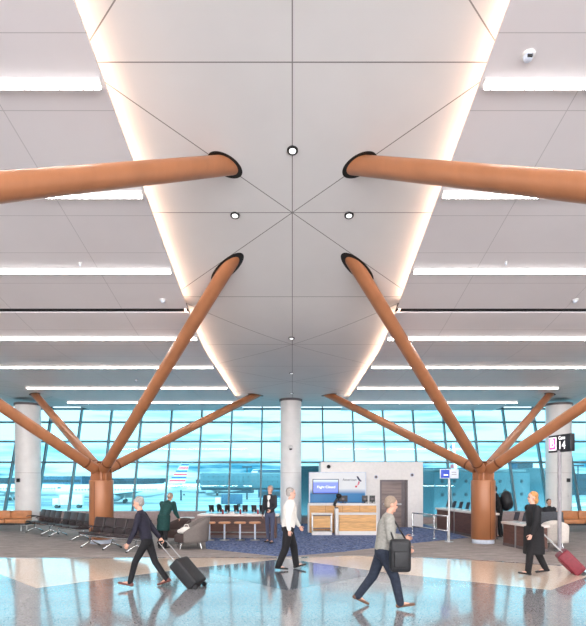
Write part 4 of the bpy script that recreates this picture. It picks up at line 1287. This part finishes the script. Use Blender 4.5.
building(196, 252, 280, fz(480, 280), M['bldg'], 'low dark terminal on the horizon above the long counter')
building(258, 284, 200, fz(470, 200), M['bldg2'], 'taller blue building on the horizon left of the central column', 14, 4)
building(425, 470, 260, fz(468, 260), M['bldg2'], 'blue terminal on the horizon behind the lane sign', 14, 3)
building(517, 533, 330, fz(463, 330), M['bldg2'], 'tall blue block on the horizon right of the branching column', 12, 6)
building(490, 548, 260, fz(480, 260), M['bldglt'], 'pale low terminal on the horizon under the tall block')
building(570, 660, 240, fz(474, 240), M['bldg'], 'dark building on the horizon at the far right')
def mast(px, Y, ztop, lab):
    t = thing('light_mast', lab, 'light mast', (fx(px, Y), Y, GZ), 0, 'apron light masts')
    h = ztop - GZ
    MB().cyl((0, 0, 0), (0, 0, h), 0.28, 0.16, n=14).build('mast', M['bldg'], t)
    MB().box((0, 0, h), (3.4, 0.5, 0.5)).build('lamp_head', M['bldg'], t)
mast(578, 160, fz(465.5, 160), 'slim apron light mast outside at the right edge')
mast(247, 180, fz(467, 180), 'slim apron light mast outside above the long counter')
mast(181, 170, fz(471, 170), 'slim apron light mast outside right of the person in green')
def truck(px, Y, rz, lab, m):
    t = thing('service_truck', lab, 'truck', (fx(px, Y), Y, GZ), rz, 'service vehicles on the apron')
    MB().box((0, 0, 1.9), (5.0, 2.3, 2.4), bev=0.08).build('cargo_box', m, t)
    MB().box((-3.3, 0, 1.45), (1.5, 2.2, 1.7), bev=0.2).build('cab', M['aircraft'], t)
    MB().box((-3.9, 0, 1.8), (0.4, 1.9, 0.7)).build('windscreen', M['jetdark'], t)
    for x in (-3.1, 1.6):
        for s in (-1, 1): MB().cyl((x, s * 0.85, 0.45), (x, s * 1.15, 0.45), 0.45, n=16).build('wheel', M['dark'], t)
truck(72, 120, 0.2, 'white service truck on the apron behind the middle seats', M['aircraft'])
truck(232, 125, 0.1, 'blue service truck on the apron above the long counter', M['bldg2'])

# ------------------------------------------------------------------ daylight
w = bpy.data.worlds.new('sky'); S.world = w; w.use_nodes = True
k = NT(w.node_tree); bg = k.n['Background']
tc = k.node('ShaderNodeTexCoord'); sp = k.node('ShaderNodeSeparateXYZ'); k.l.new(tc.outputs['Generated'], sp.inputs[0])
az = k.math('ARCTAN2', sp.outputs[0], sp.outputs[1])
cb = k.node('ShaderNodeCombineXYZ'); k.put(cb.inputs[0], k.math('MULTIPLY', az, 2.6)); k.put(cb.inputs[1], k.math('MULTIPLY', sp.outputs[2], 26.0))
n1 = k.noise(cb.outputs[0], 1.0, 5.0, 0.6)
el = k.ramp(sp.outputs[2], 0.03, 0.05)
thr = k.math('SUBTRACT', n1, k.math('MULTIPLY', el, -0.10))
cl = k.ramp(thr, 0.44, 0.60)
blue = k.mix(el, (0.10, 0.42, 0.62, 1), (0.66, 1.0, 1.2, 1))
colr = k.mix(cl, blue, (2.2, 2.0, 2.0, 1))
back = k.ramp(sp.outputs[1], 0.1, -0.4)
colr = k.mix(back, colr, (8.5, 8.1, 7.9, 1))  # sky behind the camera raised far above the rest, added fill for the hall
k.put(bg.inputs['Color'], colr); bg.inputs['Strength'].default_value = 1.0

# ------------------------------------------------------------------ camera
cam = bpy.data.cameras.new('camera'); co = bpy.data.objects.new('camera', cam); C.objects.link(co)
co.location = (0, 0, EYE); co.rotation_euler = (PI / 2, 0, 0)
cam.sensor_fit = 'HORIZONTAL'; cam.sensor_width = 36.0; cam.lens = 36.0 * F / 586.0
cam.shift_x = (293.0 - CX) / 586.0; cam.shift_y = (HY - 313.0) / 586.0
cam.clip_end = 2000
S.camera = co
vs = S.view_settings
vs.view_transform = 'Standard'; vs.look = 'None'; vs.exposure = 0.36; vs.gamma = 1.0; vs.use_curve_mapping = False
S.cycles.max_bounces = 10; S.cycles.diffuse_bounces = 6; S.cycles.transparent_max_bounces = 12
